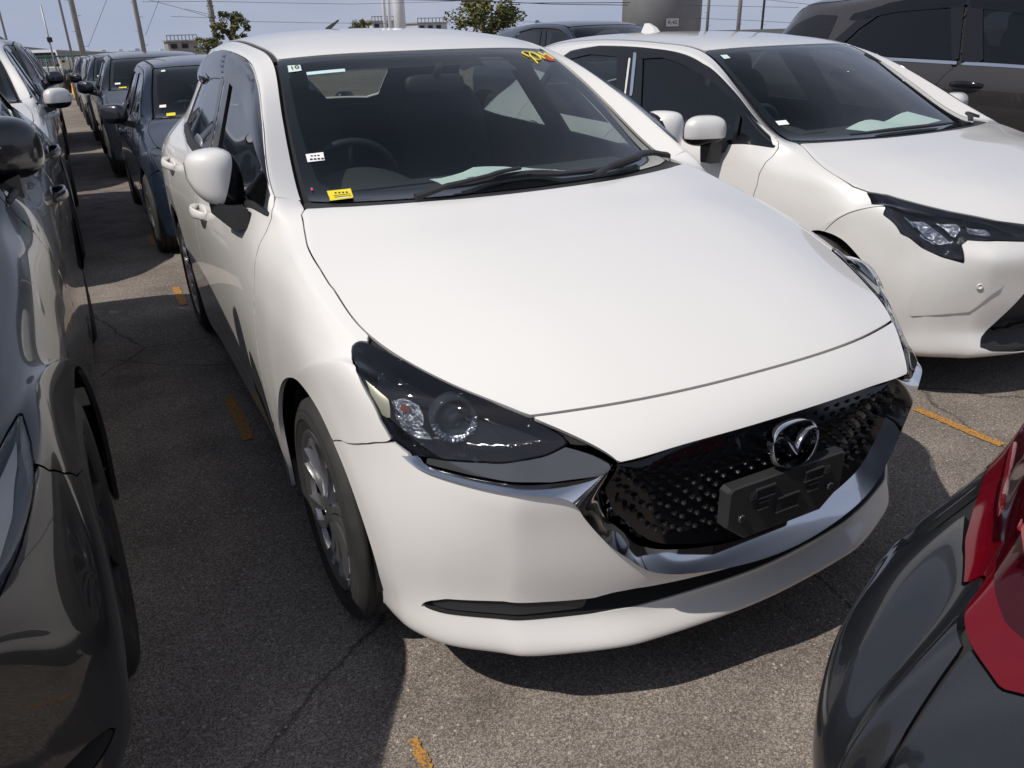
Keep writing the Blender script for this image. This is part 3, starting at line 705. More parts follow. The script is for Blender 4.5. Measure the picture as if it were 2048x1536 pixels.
# ---------------------------------------------------------------- the white hatchback in the middle
CH_OUT = [(6.24,6.50),(5.97,6.11),(5.90,5.37),(5.95,4.55),(5.93,3.95),(5.85,3.62),(5.39,3.46),(4.89,3.21),(4.35,2.83),(4.03,2.57),(3.80,2.18),(3.62,1.71),(3.40,.78),(3.34,0)]
CH_IN = [(6.93,3.06),(6.21,3.13),(5.84,3.19),(5.23,3.03),(4.65,2.71),(4.40,2.46),(4.22,2.10),(4.03,1.42),(3.90,.80),(3.86,0)]
CH_UP = [(6.26,6.24),(6.07,6.05),(6.07,5.36),(6.17,4.56),(6.25,3.97),(6.55,3.25),(6.93,3.06)]
CHROME = CH_OUT+[(u, -v) for u, v in reversed(CH_OUT[:-1])]+[(u, -v) for u, v in CH_UP]+[(u, -v) for u, v in CH_IN[1:-1]]+CH_IN[::-1]+CH_UP[::-1][1:]
GARN = [(7.33,3.42),(7.17,3.2),(6.95,3.08),(6.57,3.26),(6.27,3.97),(6.19,4.56),(6.09,5.36),(6.09,6.03),(6.27,6.22),(6.37,5.7),(6.66,4.95),(6.95,4.35),(7.17,3.79)]
GRILLE = sym([(3.86,0),(3.90,.80),(4.03,1.42),(4.22,2.10),(4.40,2.46),(4.65,2.71),(5.23,3.03),(5.84,3.19),(6.21,3.13),(6.93,3.04),(7.02,2.98),(7.02,0)])
FRONT = sym([(3.34,0)][:0]+CH_OUT[::-1]+[(6.3,6.3),(7.4,3.6),(7.1,0)])
SLOT = sym([(3.12,0),(3.12,.86),(3.17,1.91),(3.2,2.58),(3.14,2.87),(2.97,3.12),(2.96,3.51),(3.03,4.75),(2.85,5.96),(2.52,6.45),(2.2,6.72),(2.12,6.45),(2.09,6.15),(2.10,5.6),(2.10,4.16),(2.08,3.14),(2.12,2.78),(2.10,2.41),(2.12,1.36),(2.12,0)])
mz = Car('white_hatchback', 'glossy white hatchback in the middle with chrome-edged grille and empty dark plate holder', 'car', MZ, M['white'], (0, 2.03, 0), res=.0125, smooth=8)
mz.standard(ex_front=[FRONT, SLOT])
P = mz.panel
CH_PAIRS = [((6.24,6.50),(6.28,6.24),-.002),((5.97,6.11),(6.09,6.02),-.006),((5.90,5.37),(6.07,5.36),-.010),((5.93,4.55),(6.16,4.56),-.012),((5.92,3.95),(6.26,3.97),-.016),((5.86,3.70),(6.62,3.30),-.024),
 ((5.66,3.56),(6.86,3.08),-.034),((5.39,3.46),(6.21,3.12),-.056),((4.89,3.21),(5.45,3.08),-.066),((4.35,2.83),(4.85,2.83),-.066),((4.03,2.57),(4.48,2.56),-.066),((3.80,2.18),(4.24,2.15),-.066),((3.60,1.60),(4.06,1.56),-.066),((3.42,.80),(3.92,.80),-.066),((3.36,0),(3.87,0),-.066)]
def chrome_frame(car):
    full = CH_PAIRS+[((o[0], -o[1]), (i[0], -i[1]), d) for o, i, d in reversed(CH_PAIRS[:-1])]
    O = dense([p[0] for p in full], 8, True, False); I = dense([p[1] for p in full], 8, True, False); Dp = np.interp(np.linspace(0, len(full)-1, len(O)), np.arange(len(full)), [p[2] for p in full])
    S_ = car.S; O3 = S_.at(O[:, 0], O[:, 1]); I3 = S_.at(I[:, 0], I[:, 1]); No = S_.at(O[:, 0], O[:, 1], S_.N); Ni = S_.at(I[:, 0], I[:, 1], S_.N)
    def sm(a, n=6):
        for _ in range(n): a[1:-1] = .5*a[1:-1]+.25*(a[2:]+a[:-2])
        return a
    No = sm(No/np.linalg.norm(No, axis=1, keepdims=True), 12); Ni = sm(Ni/np.linalg.norm(Ni, axis=1, keepdims=True), 12)
    A = sm(O3+No*.010); B = sm(I3+Ni*Dp[:, None])
    rings = []
    for k in range(len(A)):
        w = B[k]-A[k]; n = No[k]
        rings.append([A[k]-n*.030-w*.02, A[k]-n*.004-w*.03, A[k]-w*.01+n*.001, A[k]+w*.05+n*.0015, A[k]+w*.35+n*.0025, A[k]+w*.7+n*.0015, B[k], B[k]-n*.012])
    mb = MB(); mb.loft([[Vector(q-car.org) for q in r] for r in rings], closed=False, caps=False); return mb.build('chrome_grille_surround', M['chrome'], car.root, auto=.9)
chrome_frame(mz)
def lamp_housing(car, lens, depth=.05, m=None):
    return car.panel('lamp_housing', lens, m or M['blackg'], gap=.0, offset=lambda f: -.006-depth*np.clip(f/.03, 0, 1), flange=0, both=True, renorm=True)
def patch(car, name, poly, m, off, parent=None, flange=.0, gap=0., both=False, smooth=False, label=None):
    return car.panel(name, poly, m, gap=gap, offset=(lambda f: off+0*f) if not callable(off) else off, flange=flange, parent=parent, both=both, smooth=smooth, label=label)
def local_frame(n, up=(0, 0, 1)):
    n = Vector(n).normalized(); x = Vector(up).cross(n).normalized(); y = n.cross(x)
    return Matrix((x, y, n)).transposed()           # columns: x right (seen from outside), y up, z out
def text_mesh(s, size, mtx, loc, m, parent, name='lettering', extrude=.0003, align='CENTER'):
    cu = bpy.data.curves.new(name, 'FONT'); cu.body = s; cu.size = size; cu.extrude = extrude; cu.align_x = align; cu.align_y = 'CENTER'
    t = bpy.data.objects.new(name, cu); C.objects.link(t); dg = bpy.context.evaluated_depsgraph_get()
    me = bpy.data.meshes.new_from_object(t.evaluated_get(dg)); bpy.data.objects.remove(t); bpy.data.curves.remove(cu)
    me.transform(Matrix.Translation(loc) @ mtx.to_4x4()); me.materials.append(m); return link(name, me, parent)
def qpatch(car, name, uv, m, off, parent=None, n=5):
    """small flat print laid on the surface between four uv corners"""
    (a, b, c, d) = [np.array(p, float) for p in uv]; off = off if not callable(off) else .003; V = []
    for i in range(n+1):
        for j in range(n+1):
            s_, t_ = i/n, j/n; p = (1-s_)*((1-t_)*a+t_*b)+s_*((1-t_)*d+t_*c); V.append(car.pos(p[0], p[1], off)[0])
    mb = MB(); mb.add(V, [(i*(n+1)+j, i*(n+1)+j+1, (i+1)*(n+1)+j+1, (i+1)*(n+1)+j) for i in range(n) for j in range(n)], True); return [mb.build(name, m, parent or car.root, fix=False)]
for h in lamp_housing(mz, LENS, .055): pass
lens_objs = mz.panel('headlight_lens', LENS, M['lens'], gap=.003, offset=raised(.003, .008), flange=.010, both=True)
patch(mz, 'lamp_garnish', GARN, M['greyglass'], raised(.004, .006), flange=.012, gap=.0015, both=True)
for sg in (1, -1):
    # projector, side reflector and bulb reflector seen through the lens
    g = lambda u, v, off: mz.pos(u, sg*v, off)
    pc, pn = g(7.62, 5.22, -.034); ax = (pn*.5+Vector((0, -1, -.05))).normalized(); fr = local_frame(ax)
    pj = MB()
    prof = [(-.03, .052), (.0, .050), (.004, .047), (.004, .040), (-.012, .034), (-.014, .022), (-.006, .012), (-.003, .0)]
    t = MB(); t.lathe(prof, 40, 'Z'); pj.add([pc+fr @ Vector(p) for p in t.v], t.f, True); pj.build('projector', M['projector'], mz.root)
    rg = MB()
    for k in range(17):
        w = math.pi*(1.02+.98*k/16) if sg < 0 else math.pi*(1.0+.98*k/16)
        e = Vector((math.cos(w), math.sin(w), 0)); tt = Vector((-math.sin(w), math.cos(w), 0))
        rings = [[e*r_+tt*s_*.0032+Vector((0, 0, z_)) for s_ in (-1, 1)] for r_, z_ in ((.035, -.002), (.038, .006), (.048, .008), (.050, .002))]
        rg.loft([[pc+fr @ p for p in r_] for r_ in rings], closed=False, caps=False)
    rg.build('light_ring', M['reflector'], mz.root, fix=False)
    mr = (lambda p: p) if sg > 0 else mirror
    patch(mz, 'side_reflector', mr([(8.35,6.80),(7.79,6.41),(7.09,6.72),(7.14,6.92),(7.66,6.97)]), M['reflex'], -.010)
    patch(mz, 'turn_reflector', mr([(7.80,6.38),(8.2,5.75),(7.85,5.72),(7.15,6.05),(7.05,6.7)]), M['smokeref'], -.026)
    patch(mz, 'turn_bulb', mr([(7.66,6.24),(7.82,6.05),(7.65,6.0),(7.45,6.22),(7.42,6.36)]), M['amber'], lambda f: -.02+.012*np.clip(f/.012, 0, 1))
    patch(mz, 'bulb_reflector', mr([(7.08,6.66),(7.12,6.08),(6.85,5.95),(6.72,6.3),(6.85,6.6)]), M['smokeref'], lambda f: -.030+.012*np.sin(f*900))
# grille: dark recessed plate with rows of small pyramid studs
gr = patch(mz, 'grille', GRILLE, M['blackg'], lambda f: -.030-.026*np.clip(f/.02, 0, 1), flange=0)[0]
patch(mz, 'grille_rim', GRILLE, M['blackg'], -.002, flange=.05, gap=-.001)[0].data.materials[0] = M['blackg']
gm_ = bpy.data.meshes.new('grille_stud'); hx = [(.0085*math.cos(a), .0062*math.sin(a), 0) for a in [k*math.pi/3 for k in range(6)]]
hx2 = [(p[0]*.45, p[1]*.45, .0075) for p in hx]
gm_.from_pydata(hx+hx2, [], [(k, (k+1) % 6, 6+(k+1) % 6, 6+k) for k in range(6)]+[tuple(range(6, 12))]); gm_.materials.append(mat('grille_plastic', (.010, .010, .012), .35)); gm_.update()
bpy.data.objects.remove(bpy.data.objects[[o.name for o in mz.root.children if o.name.startswith('grille_rim')][0]])
sel = (mz.S.pu[:, None] > 3.7) & (mz.S.pu[:, None] < 7.1) & (abs(mz.S.pv)[None] < 3.4)
gi = np.argwhere(sel); GP = mz.S.G[sel]
gpoly = dense(GRILLE)
nst = 0
for iz in range(17):
    for ix in range(-12, 13):
        x = (ix+(.5 if iz % 2 else 0))*.0365; z = .405+iz*.0185
        k = np.argmin((GP[:, 0]-x)**2+(GP[:, 2]-z)**2)
        if (GP[k, 0]-x)**2+(GP[k, 2]-z)**2 > 2e-4: continue
        u, v = mz.S.pu[gi[k][0]], mz.S.pv[gi[k][1]]
        if not pip(gpoly, np.array([u]), np.array([v]))[0]: continue
        if abs(GP[k, 0]) < .15 and .47 < z < .58 and iz % 2: continue
        p, n = mz.pos(u, v, -.056); p.x = x; n = Vector((n.x, n.y, n.z))
        o = link('grille_stud', gm_, gr); o.matrix_local = Matrix.Translation(p) @ local_frame(n).to_4x4(); nst += 1
# lower intake
slot = patch(mz, 'lower_intake', SLOT, M['shell'], lambda f: -.004-.06*np.clip(f/.012, 0, 1), flange=0)[0]
patch(mz, 'intake_garnish', [(2.86,3.20),(2.9,3.51),(2.88,4.75),(2.75,5.96),(2.45,6.38),(2.28,6.45),(2.22,6.15),(2.24,5.6),(2.25,4.16),(2.25,3.22)], M['darkplate'], lambda f: -.012+.006*np.clip(f/.008, 0, 1), flange=.012, both=True)
# plate holder
pb = Vector((-.012, .020, .0))-Vector(mz.org)
rb = MB()
def plate_outline(s, y):
    pts = [(-.168, .500), (-.168, .582), (-.160, .590), (.160, .590), (.168, .582), (.168, .500), (.112, .455), (-.112, .455)]
    cx_, cz_ = 0, .525
    return [pb+Vector((cx_+(a-cx_)*s, y, cz_+(b-cz_)*s)) for a, b in pts]
rb.loft([plate_outline(1, .028), plate_outline(1, .004), plate_outline(.97, .0)], caps=True, smooth=False)
holder = rb.build('plate_holder', M['darkplate'], mz.root)
for (x0, x1, z0, z1) in ((-.095, -.045, .548, .572), (.045, .095, .548, .572), (-.03, .03, .495, .53), (-.085, -.06, .52, .538), (.06, .085, .52, .538)):
    b_ = MB(); b_.box(pb+Vector(((x0+x1)/2, -.0015, (z0+z1)/2)), (x1-x0, .003, z1-z0)); b_.build('holder_opening', M['shell'], holder)
    for zz in (z0, z1):
        e_ = MB(); e_.box(pb+Vector(((x0+x1)/2, -.003, zz)), (x1-x0+.004, .006, .003)); e_.build('holder_rib', M['darkplate'], holder)
for sg in (-1, 1):
    c_ = MB(); c_.box(pb+Vector((sg*.105, -.004, .562)), (.018, .004, .018)); c_.build('clip_nut', M['satin'], holder)
    c_ = MB(); c_.box(pb+Vector((sg*.105, -.0065, .562)), (.008, .002, .008)); c_.build('nut_hole', M['shell'], holder)
    s_ = MB(); s_.lathe([(0, .0), (0, .009), (-.003, .0095), (-.005, .007), (-.004, .004), (-.004, 0)], 16, 'Y', c=pb+Vector((sg*.128, 0, .512))); s_.build('screw', M['greyglass'], holder)
# emblem: oval ring with a winged V
ec, en = mz.pos(6.22, 0.0, -.006); fr = local_frame(Vector((0, -1, .18)))
em = MB(); ring = []
for k in range(49):
    a = 2*math.pi*k/48; ca, sa = math.cos(a), math.sin(a)
    rx = .063*math.copysign(abs(ca)**.86, ca); rz = .049*math.copysign(abs(sa)**.92, sa)+.006*(abs(ca)**2)*(1 if sa > 0 else .4)
    ring.append((rx, rz))
def band(path, w, h, closed=False):
    rings = []
    n = len(path)
    for i, (x, z_) in enumerate(path):
        a = path[(i-1) % (n-1) if closed else max(i-1, 0)]; b = path[(i+1) % (n-1) if closed else min(i+1, n-1)]
        t = Vector((b[0]-a[0], b[1]-a[1])).normalized(); nn = Vector((-t.y, t.x)); ww = w[i] if hasattr(w, '__len__') else w
        rings.append([ec+fr @ Vector((x+nn.x*o_*ww, z_+nn.y*o_*ww, q_)) for o_, q_ in ((-.5, -.01), (-.5, h*.4), (-.22, h), (.22, h), (.5, h*.4), (.5, -.01))])
    em.loft(rings, closed=False, caps=False)
band(ring, .0062, .009, True)
wing = [(-.060, .022), (-.048, .024), (-.034, .021), (-.020, .012), (-.010, .0), (-.004, -.011), (0, -.020), (.004, -.011), (.010, 0), (.020, .012), (.034, .021), (.048, .024), (.060, .022)]
band(wing, [.006, .009, .012, .014, .014, .013, .010, .013, .014, .014, .012, .009, .006], .010)
em.build('emblem', M['chrome'], mz.root, auto=.7)
# wheels, liners, underside
for y_ in (.815, 3.385):
    for sg in (-1, 1): car_wheel(mz.root, mz.org, sg*.738, y_, .302, sg, M['alloy'], .182, .212, spokes=14)
mz.liners([(.815, .31, .355), (3.385, .31, .355)], .83); mz.underbody(.42, 3.9, .70, .22); mz.underbody(.16, .42, .42, .225)
# side: door visors, handles, garnish behind the arch, mirrors
VISF = [(14.2,4.03),(15.02,4.0),(15.81,4.04),(16.65,3.99),(17.37,4.0),(17.16,4.24),(16.4,4.30),(15.54,4.32),(14.9,4.22),(14.5,4.1)]
VISR = [(17.43,4.0),(18.2,4.01),(19.1,4.08),(19.6,4.17),(19.65,4.30),(19.3,4.36),(18.74,4.30),(17.61,4.26),(17.22,4.24)]
patch(mz, 'door_visor', VISF, M['smoke'], raised(.026, .035), both=True, flange=.006); patch(mz, 'door_visor', VISR, M['smoke'], raised(.026, .035), both=True, flange=.006)
patch(mz, 'sill_garnish', [(15.05,7.95),(14.62,8.2),(14.5,8.7),(14.62,9.0),(15.2,8.75),(15.5,8.55)], M['black'], .002, both=True)
def door_handle(car, u, v, m, L=.20):
    for sg in (1, -1):
        p, n = car.pos(u, sg*v, 0); p2, _ = car.pos(u+.15, sg*v, 0); d = (p2-p); d = (d-n*d.dot(n)).normalized(); fr_ = Matrix((d, n.cross(d), n)).transposed()
        h = bpy.data.objects.new('door_handle', None); C.objects.link(h); h.parent = car.root; h.location = p; h.empty_display_size = .03
        c_ = MB(); V, F = superblob(Vector(), (L*.46, .026, .004), .8, .9, 24, 8, fr_.to_4x4()); c_.add(V, F, True); c_.build('handle_cup', M['greyglass'] if m is not M['white'] else m, h)
        b_ = MB(); rings = []
        for k in range(9):
            t_ = -1+2*k/8; off = .040*(1-abs(t_)**2.6)+.002; wd = .013+.006*(1-t_*t_)
            rings.append([fr_ @ Vector((t_*L*.5, wd*math.cos(a), off+.006*math.sin(a))) for a in [q*math.pi/4 for q in range(8)]])
        b_.loft(rings); b_.build('handle_grip', m, h)
door_handle(mz, 16.75, 6.45, M['white']); door_handle(mz, 19.95, 6.2, M['white'])
def loft_mirror(car, sg, rows, cap_planes, m, base, ysc=1.0):
    """mirror head lofted sideways from rounded sections (x, z centre, z radius, y centre, y radius)"""
    w = bpy.data.objects.new('door_mirror', None); C.objects.link(w); w.parent = car.root; c0 = Vector((sg*rows[2][0], rows[2][3], rows[2][1])); w.location = c0-Vector(car.org); w.empty_display_size = .05
    P = np.array(rows); T = np.linspace(0, len(rows)-1, 22); Q = np.stack([np.interp(T, np.arange(len(rows)), P[:, k]) for k in range(5)], 1)
    for _ in range(3): Q[1:-1] = .5*Q[1:-1]+.25*(Q[2:]+Q[:-2])
    n = 32; V = []; F = []
    for (x, zc, rz_, yc, ry) in Q:
        for k in range(n):
            a = 2*math.pi*k/n; ca, sa = math.cos(a), math.sin(a)
            V.append(Vector((sg*x, yc+ry*math.copysign(abs(ca)**.55, ca), zc+rz_*math.copysign(abs(sa)**.55, sa)))-c0)
    for i in range(len(Q)-1):
        for k in range(n): F.append((i*n+k, i*n+(k+1) % n, (i+1)*n+(k+1) % n, (i+1)*n+k))
    F.append(tuple(range(n))); F.append(tuple((len(Q)-1)*n+k for k in range(n)))
    V2, F2 = blob_clip(V, F, [(Vector(p_)-c0, n_) for p_, n_ in cap_planes]); a = MB(); a.add(V2, F2, True); a.build('mirror_cap', m, w, auto=.9)
    b = MB(); b.add([p*.972 for p in V], F, True); b.build('mirror_housing', M['blackg'], w, auto=.9)
    f = MB(); f.loft([[Vector(p)-c0 for p in ring] for ring in base]); f.build('mirror_foot', M['black'], w, auto=.7)
for sg in (-1, 1):
    base = [[(sg*.795, 1.42, .93), (sg*.795, 1.62, .915), (sg*.795, 1.62, .975), (sg*.795, 1.42, .985)],
            [(sg*.835, 1.47, .915), (sg*.835, 1.62, .905), (sg*.835, 1.63, .98), (sg*.835, 1.49, .985)],
            [(sg*.872, 1.53, .955), (sg*.872, 1.63, .945), (sg*.872, 1.65, .99), (sg*.872, 1.55, .995)]]
    loft_mirror(mz, sg, [(.770, 1.035, .050, 1.62, .050), (.785, 1.042, .080, 1.61, .068), (.815, 1.050, .090, 1.60, .080), (.85, 1.054, .088, 1.595, .082), (.885, 1.062, .076, 1.60, .074), (.912, 1.072, .056, 1.605, .056), (.926, 1.080, .026, 1.61, .026)],
        [((sg*.834, 1.60, 1.06), (sg*1., -.25, .42)), ((sg*.85, 1.60, 1.000), (0, -.2, 1))], M['white'], base)
# wipers
def wiper(car, pts, r, off, name):
    """flat bar following the glass"""
    D_ = dense(pts, 6, True, False); rr = np.interp(np.linspace(0, len(pts)-1, len(D_)), np.arange(len(pts)), r); oo = np.interp(np.linspace(0, len(pts)-1, len(D_)), np.arange(len(pts)), off); rings = []
    P3 = [car.pos(u, v, o) for (u, v), o in zip(D_, oo)]
    for k, (p, n) in enumerate(P3):
        t = (P3[min(k+1, len(P3)-1)][0]-P3[max(k-1, 0)][0]).normalized(); w_ = n.cross(t).normalized()*rr[k]*1.15; h_ = n*rr[k]*.55
        rings.append([p-w_-h_, p-w_*.9+h_*.5, p-w_*.3+h_, p+w_*.3+h_, p+w_*.9+h_*.5, p+w_-h_])
    mb_ = MB(); mb_.loft(rings); return mb_.build(name, M['black'], car.root, auto=.7)
wiper(mz, [(13.8,-1.45),(14.0,-.89),(14.08,-.35),(14.08,.17),(14.0,.54),(13.9,.89)], [.006,.009,.011,.011,.009,.006], [.014]*6, 'wiper_blade')
wiper(mz, [(13.3,-1.75),(13.5,-1.3),(13.72,-.93),(14.02,-.56),(14.12,-.1)], [.014,.010,.008,.007,.006], [.01,.03,.035,.035,.03], 'wiper_arm')
wiper(mz, [(14.1,-.1),(14.0,.4),(13.9,1.05),(14.02,1.7),(14.08,2.2)], [.006,.009,.011,.010,.006], [.014]*5, 'wiper_blade')
wiper(mz, [(13.2,.9),(13.57,1.35),(14.0,1.92),(14.06,2.5),(13.9,2.86)], [.009,.010,.012,.013,.016], [.02,.035,.035,.03,.02], 'wiper_arm')
# interior
mz.interior()
patch(mz, 'pillar_trim_inside', [(14.05,2.86),(14.05,4.0),(15.0,3.95),(15.9,3.95),(15.9,3.0),(15.0,2.86)], M['trim'], -.034, both=True)
patch(mz, 'headliner', sym([(15.95,0),(15.95,2.9),(22,2.9),(22,0)]), mat('headliner_cloth', (.30, .30, .28), .95), -.05)
sh = MB(); a0 = Vector((-.21, 1.35, .992))-Vector(mz.org)
prs = []
for i in range(13):
    t_ = i/12; x_ = t_*.50; prs.append([a0+Vector((x_, -.10+.05*t_+w_*.20, .004+.045*max(0, 1-abs(t_-.35)/.3)*w_+.012*math.sin(t_*9+w_*2))) for w_ in (0, .33, .66, 1)])
sh.loft(prs, closed=False, caps=False); paper_o = sh.build('paper_sheet', M['papert'], mz.root)
for k in range(5):
    l_ = MB(); i = 2+2*k; p0 = prs[i][1]; p1 = prs[min(i+1, 12)][2]; l_.box((p0+p1)/2+Vector((0, 0, .004)), (.03, .004, .001), .3); l_.build('printed_line', M['ink'], paper_o)
rv = MB(); V, F = superblob(Vector((0, 1.86, 1.27))-Vector(mz.org), (.115, .02, .033), .5, .5, 20, 8); rv.add(V, F, True); rv.tube([Vector((0, 1.86, 1.29))-Vector(mz.org), Vector((0, 1.80, 1.335))-Vector(mz.org)], .012, 8); rv.build('room_mirror', M['black'], mz.root)
patch(mz, 'sensor_cover', [(15.9,1.05),(15.62,1.0),(15.62,1.65),(15.9,1.6)], M['blackg'], -.02)
# windscreen stickers and marks
s10 = qpatch(mz, 'inspection_sticker', [(15.82,-2.79),(15.81,-2.56),(15.70,-2.57),(15.69,-2.80)], mat('pale_sticker', (.62, .74, .70), .6), .003)[0]
def uv_text(car, s, u, v, size, m, parent, off=.006):
    p, n = car.pos(u, v, off); p2, _ = car.pos(u+.1, v, off); up = (p2-p).normalized(); fr_ = local_frame(n, up); return text_mesh(s, size, fr_, p, m, parent)
uv_text(mz, '10', 15.755, -2.68, .032, M['ink'], s10)
qpatch(mz, 'blue_sticker', [(15.665,-2.5),(15.675,-1.83),(15.625,-1.84),(15.615,-2.5)], mat('pale_blue_sticker', (.55, .72, .78), .6), .003)
sw = qpatch(mz, 'white_sticker', [(14.62,-2.80),(14.63,-2.56),(14.54,-2.57),(14.53,-2.80)], M['paper'], .003)[0]
for k in range(4): qpatch(mz, 'printed_mark', [(14.565,-2.76+.05*k),(14.565,-2.725+.05*k),(14.548,-2.725+.05*k),(14.548,-2.76+.05*k)], M['ink'], .0045, parent=sw)
for k in range(3): qpatch(mz, 'printed_mark', [(14.60,-2.74+.045*k),(14.60,-2.71+.045*k),(14.588,-2.71+.045*k),(14.588,-2.74+.045*k)], M['ink'], .0045, parent=sw)
sy = qpatch(mz, 'yellow_sticker', [(14.14,-2.68),(14.16,-2.38),(13.88,-2.43),(13.72,-2.71)], M['yellow'], .004)[0]
for k in range(4): qpatch(mz, 'printed_mark', [(14.105,-2.60+.045*k),(14.108,-2.575+.045*k),(14.085,-2.575+.045*k),(14.08,-2.60+.045*k)], M['ink'], .0052, parent=sy)
for k in range(3): qpatch(mz, 'printed_line', [(14.045-.035*k,-2.63),(14.065-.035*k,-2.42),(14.058-.035*k,-2.42),(14.036-.035*k,-2.63)], M['ink'], .0052, parent=sy)
qpatch(mz, 'printed_mark', [(13.94,-2.60),(13.96,-2.46),(13.90,-2.46),(13.86,-2.61)], M['paper'], .0052, parent=sy)
qpatch(mz, 'pink_mark', [(14.2,-2.86),(14.21,-2.84),(14.17,-2.835),(14.16,-2.86)], mat('pink_mark', (.7, .05, .2), .6), .004)
def scribble(car, pts, r, m, name):
    P3 = [car.pos(u, v, .004)[0] for u, v in dense(pts, 6, True, False)]; mb_ = MB(); mb_.tube(P3, r, 6); return mb_.build(name, m, car.root)
chalk = mat('yellow_marker', (.70, .60, .12), .8)
scribble(mz, [(15.74,2.08),(15.84,2.02),(15.86,2.2),(15.80,2.38),(15.70,2.36),(15.68,2.2),(15.76,2.15),(15.86,2.3),(15.78,2.45),(15.70,2.5)], .0035, chalk, 'marker_scribble')
scribble(mz, [(15.72,2.14),(15.66,2.12),(15.60,2.10)], .003, chalk, 'marker_scribble')
scribble(mz, [(15.86,2.55),(15.78,2.62),(15.84,2.72),(15.70,2.78)], .0035, chalk, 'marker_scribble')
qpatch(mz, 'red_mark', [(15.80,2.48),(15.80,2.72),(15.66,2.80),(15.68,2.55)], mat('red_marker', (.50, .09, .05), .7), .003)
an = MB(); an.tube([Vector((0, 3.20, 1.44))-Vector(mz.org), Vector((0, 3.17, 1.462))-Vector(mz.org), Vector((0, 2.98, 1.497))-Vector(mz.org)], [.02, .011, .004], 10); an.build('roof_antenna', M['black'], mz.root)
# ---------------------------------------------------------------- the other parked cars
M['lampcream'] = mat('pale_lamp_bezel', (.50, .47, .42), .25, .4)
M['tail'] = mat('red_lamp_plastic', (.16, .004, .012), .12, coat=1.0)
GR2 = sym([(3.5,0),(3.6,2.4),(4.4,2.85),(5.6,2.95),(6.85,2.9),(6.9,0)])
def gz(y): return -.02*max(0., y-3.6)
PITCH_ = math.atan(.02)
def mirrors(car, m, c, ax=(.10, .06, .075), both=True, fold=0., sides=(-1, 1)):
    for sg in sides:
        cc = (sg*c[0], c[1], c[2]); base = [[(sg*(c[0]-.12), c[1]-.05, c[2]-.11), (sg*(c[0]-.12), c[1]+.06, c[2]-.11), (sg*(c[0]-.12), c[1]+.06, c[2]-.06), (sg*(c[0]-.12), c[1]-.05, c[2]-.06)],
            [(sg*(c[0]-.03), c[1]-.03, c[2]-.08), (sg*(c[0]-.03), c[1]+.04, c[2]-.08), (sg*(c[0]-.03), c[1]+.04, c[2]-.04), (sg*(c[0]-.03), c[1]-.03, c[2]-.04)]]
        car_mirror(car.root, car.org, sg, cc, ax, m, base, Matrix.Rotation(sg*fold, 4, 'Z'), planes=[((0, 0, -.03), (0, 0, 1)), ((0, .25*ax[1], 0), (0, -1, 0))], e=(.7, .7))
FRAME = [(14.15,4.02),(14.9,3.95),(15.8,4.03),(16.65,3.99),(17.4,4.01),(18.2,4.01),(19.1,4.09),(20.0,4.3),(20.6,4.8),(20.35,4.88),(19.9,4.52),(19.1,4.22),(18.4,4.14),(17.66,4.16),(17.1,4.16),(16.65,4.11),(15.81,4.17),(15.02,4.14),(14.6,4.06)]
def simple_car(name, label, net, paintm, loc, wheels, res=.045, grille=True, lens=None, inside=True, mir=None, mirm=None, fold=0., group=None, handles=True, hub=None, face=None, pitch=True, low=False, dz=0., dy=0., smooth=4, **kw):
    car = Car(name, label, 'car', net, paintm, (0, 0, 0), res=res, loc=loc, group=group, smooth=smooth)
    lens = lens or LENS
    ex = [GR2, SLOT] if grille else []
    kw.setdefault('glass_front', 'glass_dark'); car.standard(ex_front=ex, lens=lens, **kw); (None if low else patch(car, 'window_frame', FRAME, M['blackg'], .002, both=True, flange=.003))
    if grille:
        patch(car, 'grille', GR2, M['black'], lambda f: -.004-.02*np.clip(f/.02, 0, 1)); patch(car, 'lower_intake', SLOT, M['shell'], lambda f: -.004-.03*np.clip(f/.012, 0, 1))
    lamp_housing(car, lens, .03, M['greyglass']); car.panel('headlight_lens', lens, M['lens'], gap=.003, offset=raised(.003, .008), flange=.008, both=True)
    for (y_, x_, r_) in wheels:
        for sg in (-1, 1): car_wheel(car.root, car.org, sg*x_, y_, r_, sg, face or M['alloy'], .19, r_*.66, detail=not low, spokes=7, style='alloy')
    car.liners([(y_, r_, r_*1.155) for y_, x_, r_ in wheels], wheels[0][1]+.085); car.underbody(wheels[0][0]-.45, wheels[1][0]+.5, .70, .24)
    if mir: mirrors(car, mirm or paintm, mir, fold=fold)
    if handles: door_handle(car, 16.75, 6.35, paintm); door_handle(car, 19.8, 6.2, paintm)
    if inside: car.interior(dz=dz, y=dy)
    if pitch: car.root.rotation_euler.x = -PITCH_
    return car
# white sedan beside the hatchback
LENS_C = [(10.13,4.91),(9.64,6.34),(8.8,7.0),(8.07,7.29),(6.99,7.17),(6.35,6.57),(5.93,5.95),(5.73,5.37),(6.2,5.38),(6.81,5.4),(7.14,5.16),(7.21,4.2),(7.16,3.5),(7.2,2.6),(7.6,2.45),(7.79,2.7),(8.14,2.9),(8.87,2.95),(9.47,2.97),(9.89,2.99)]
HOODC = [(7.3,0),(7.35,2.4),(7.7,2.5),(8.14,2.92),(8.87,2.96),(9.47,2.98),(9.89,3.0),(10.12,4.7),(10.6,4.9),(11.59,4.25),(12.6,3.56),(13.2,3.2),(13.12,2.5),(13.02,1.2),(13.02,0)]
FENC = [(9.7,5.2),(10.12,4.8),(10.6,4.95),(11.59,4.25),(12.6,3.56),(13.2,3.2),(13.5,3.12),(14.02,3.1)]+DOORF_EDGE+[(14.5,9.6),(9.0,9.6),(9.03,8.65),(9.0,7.86),(8.86,7.2),(8.9,6.7)]
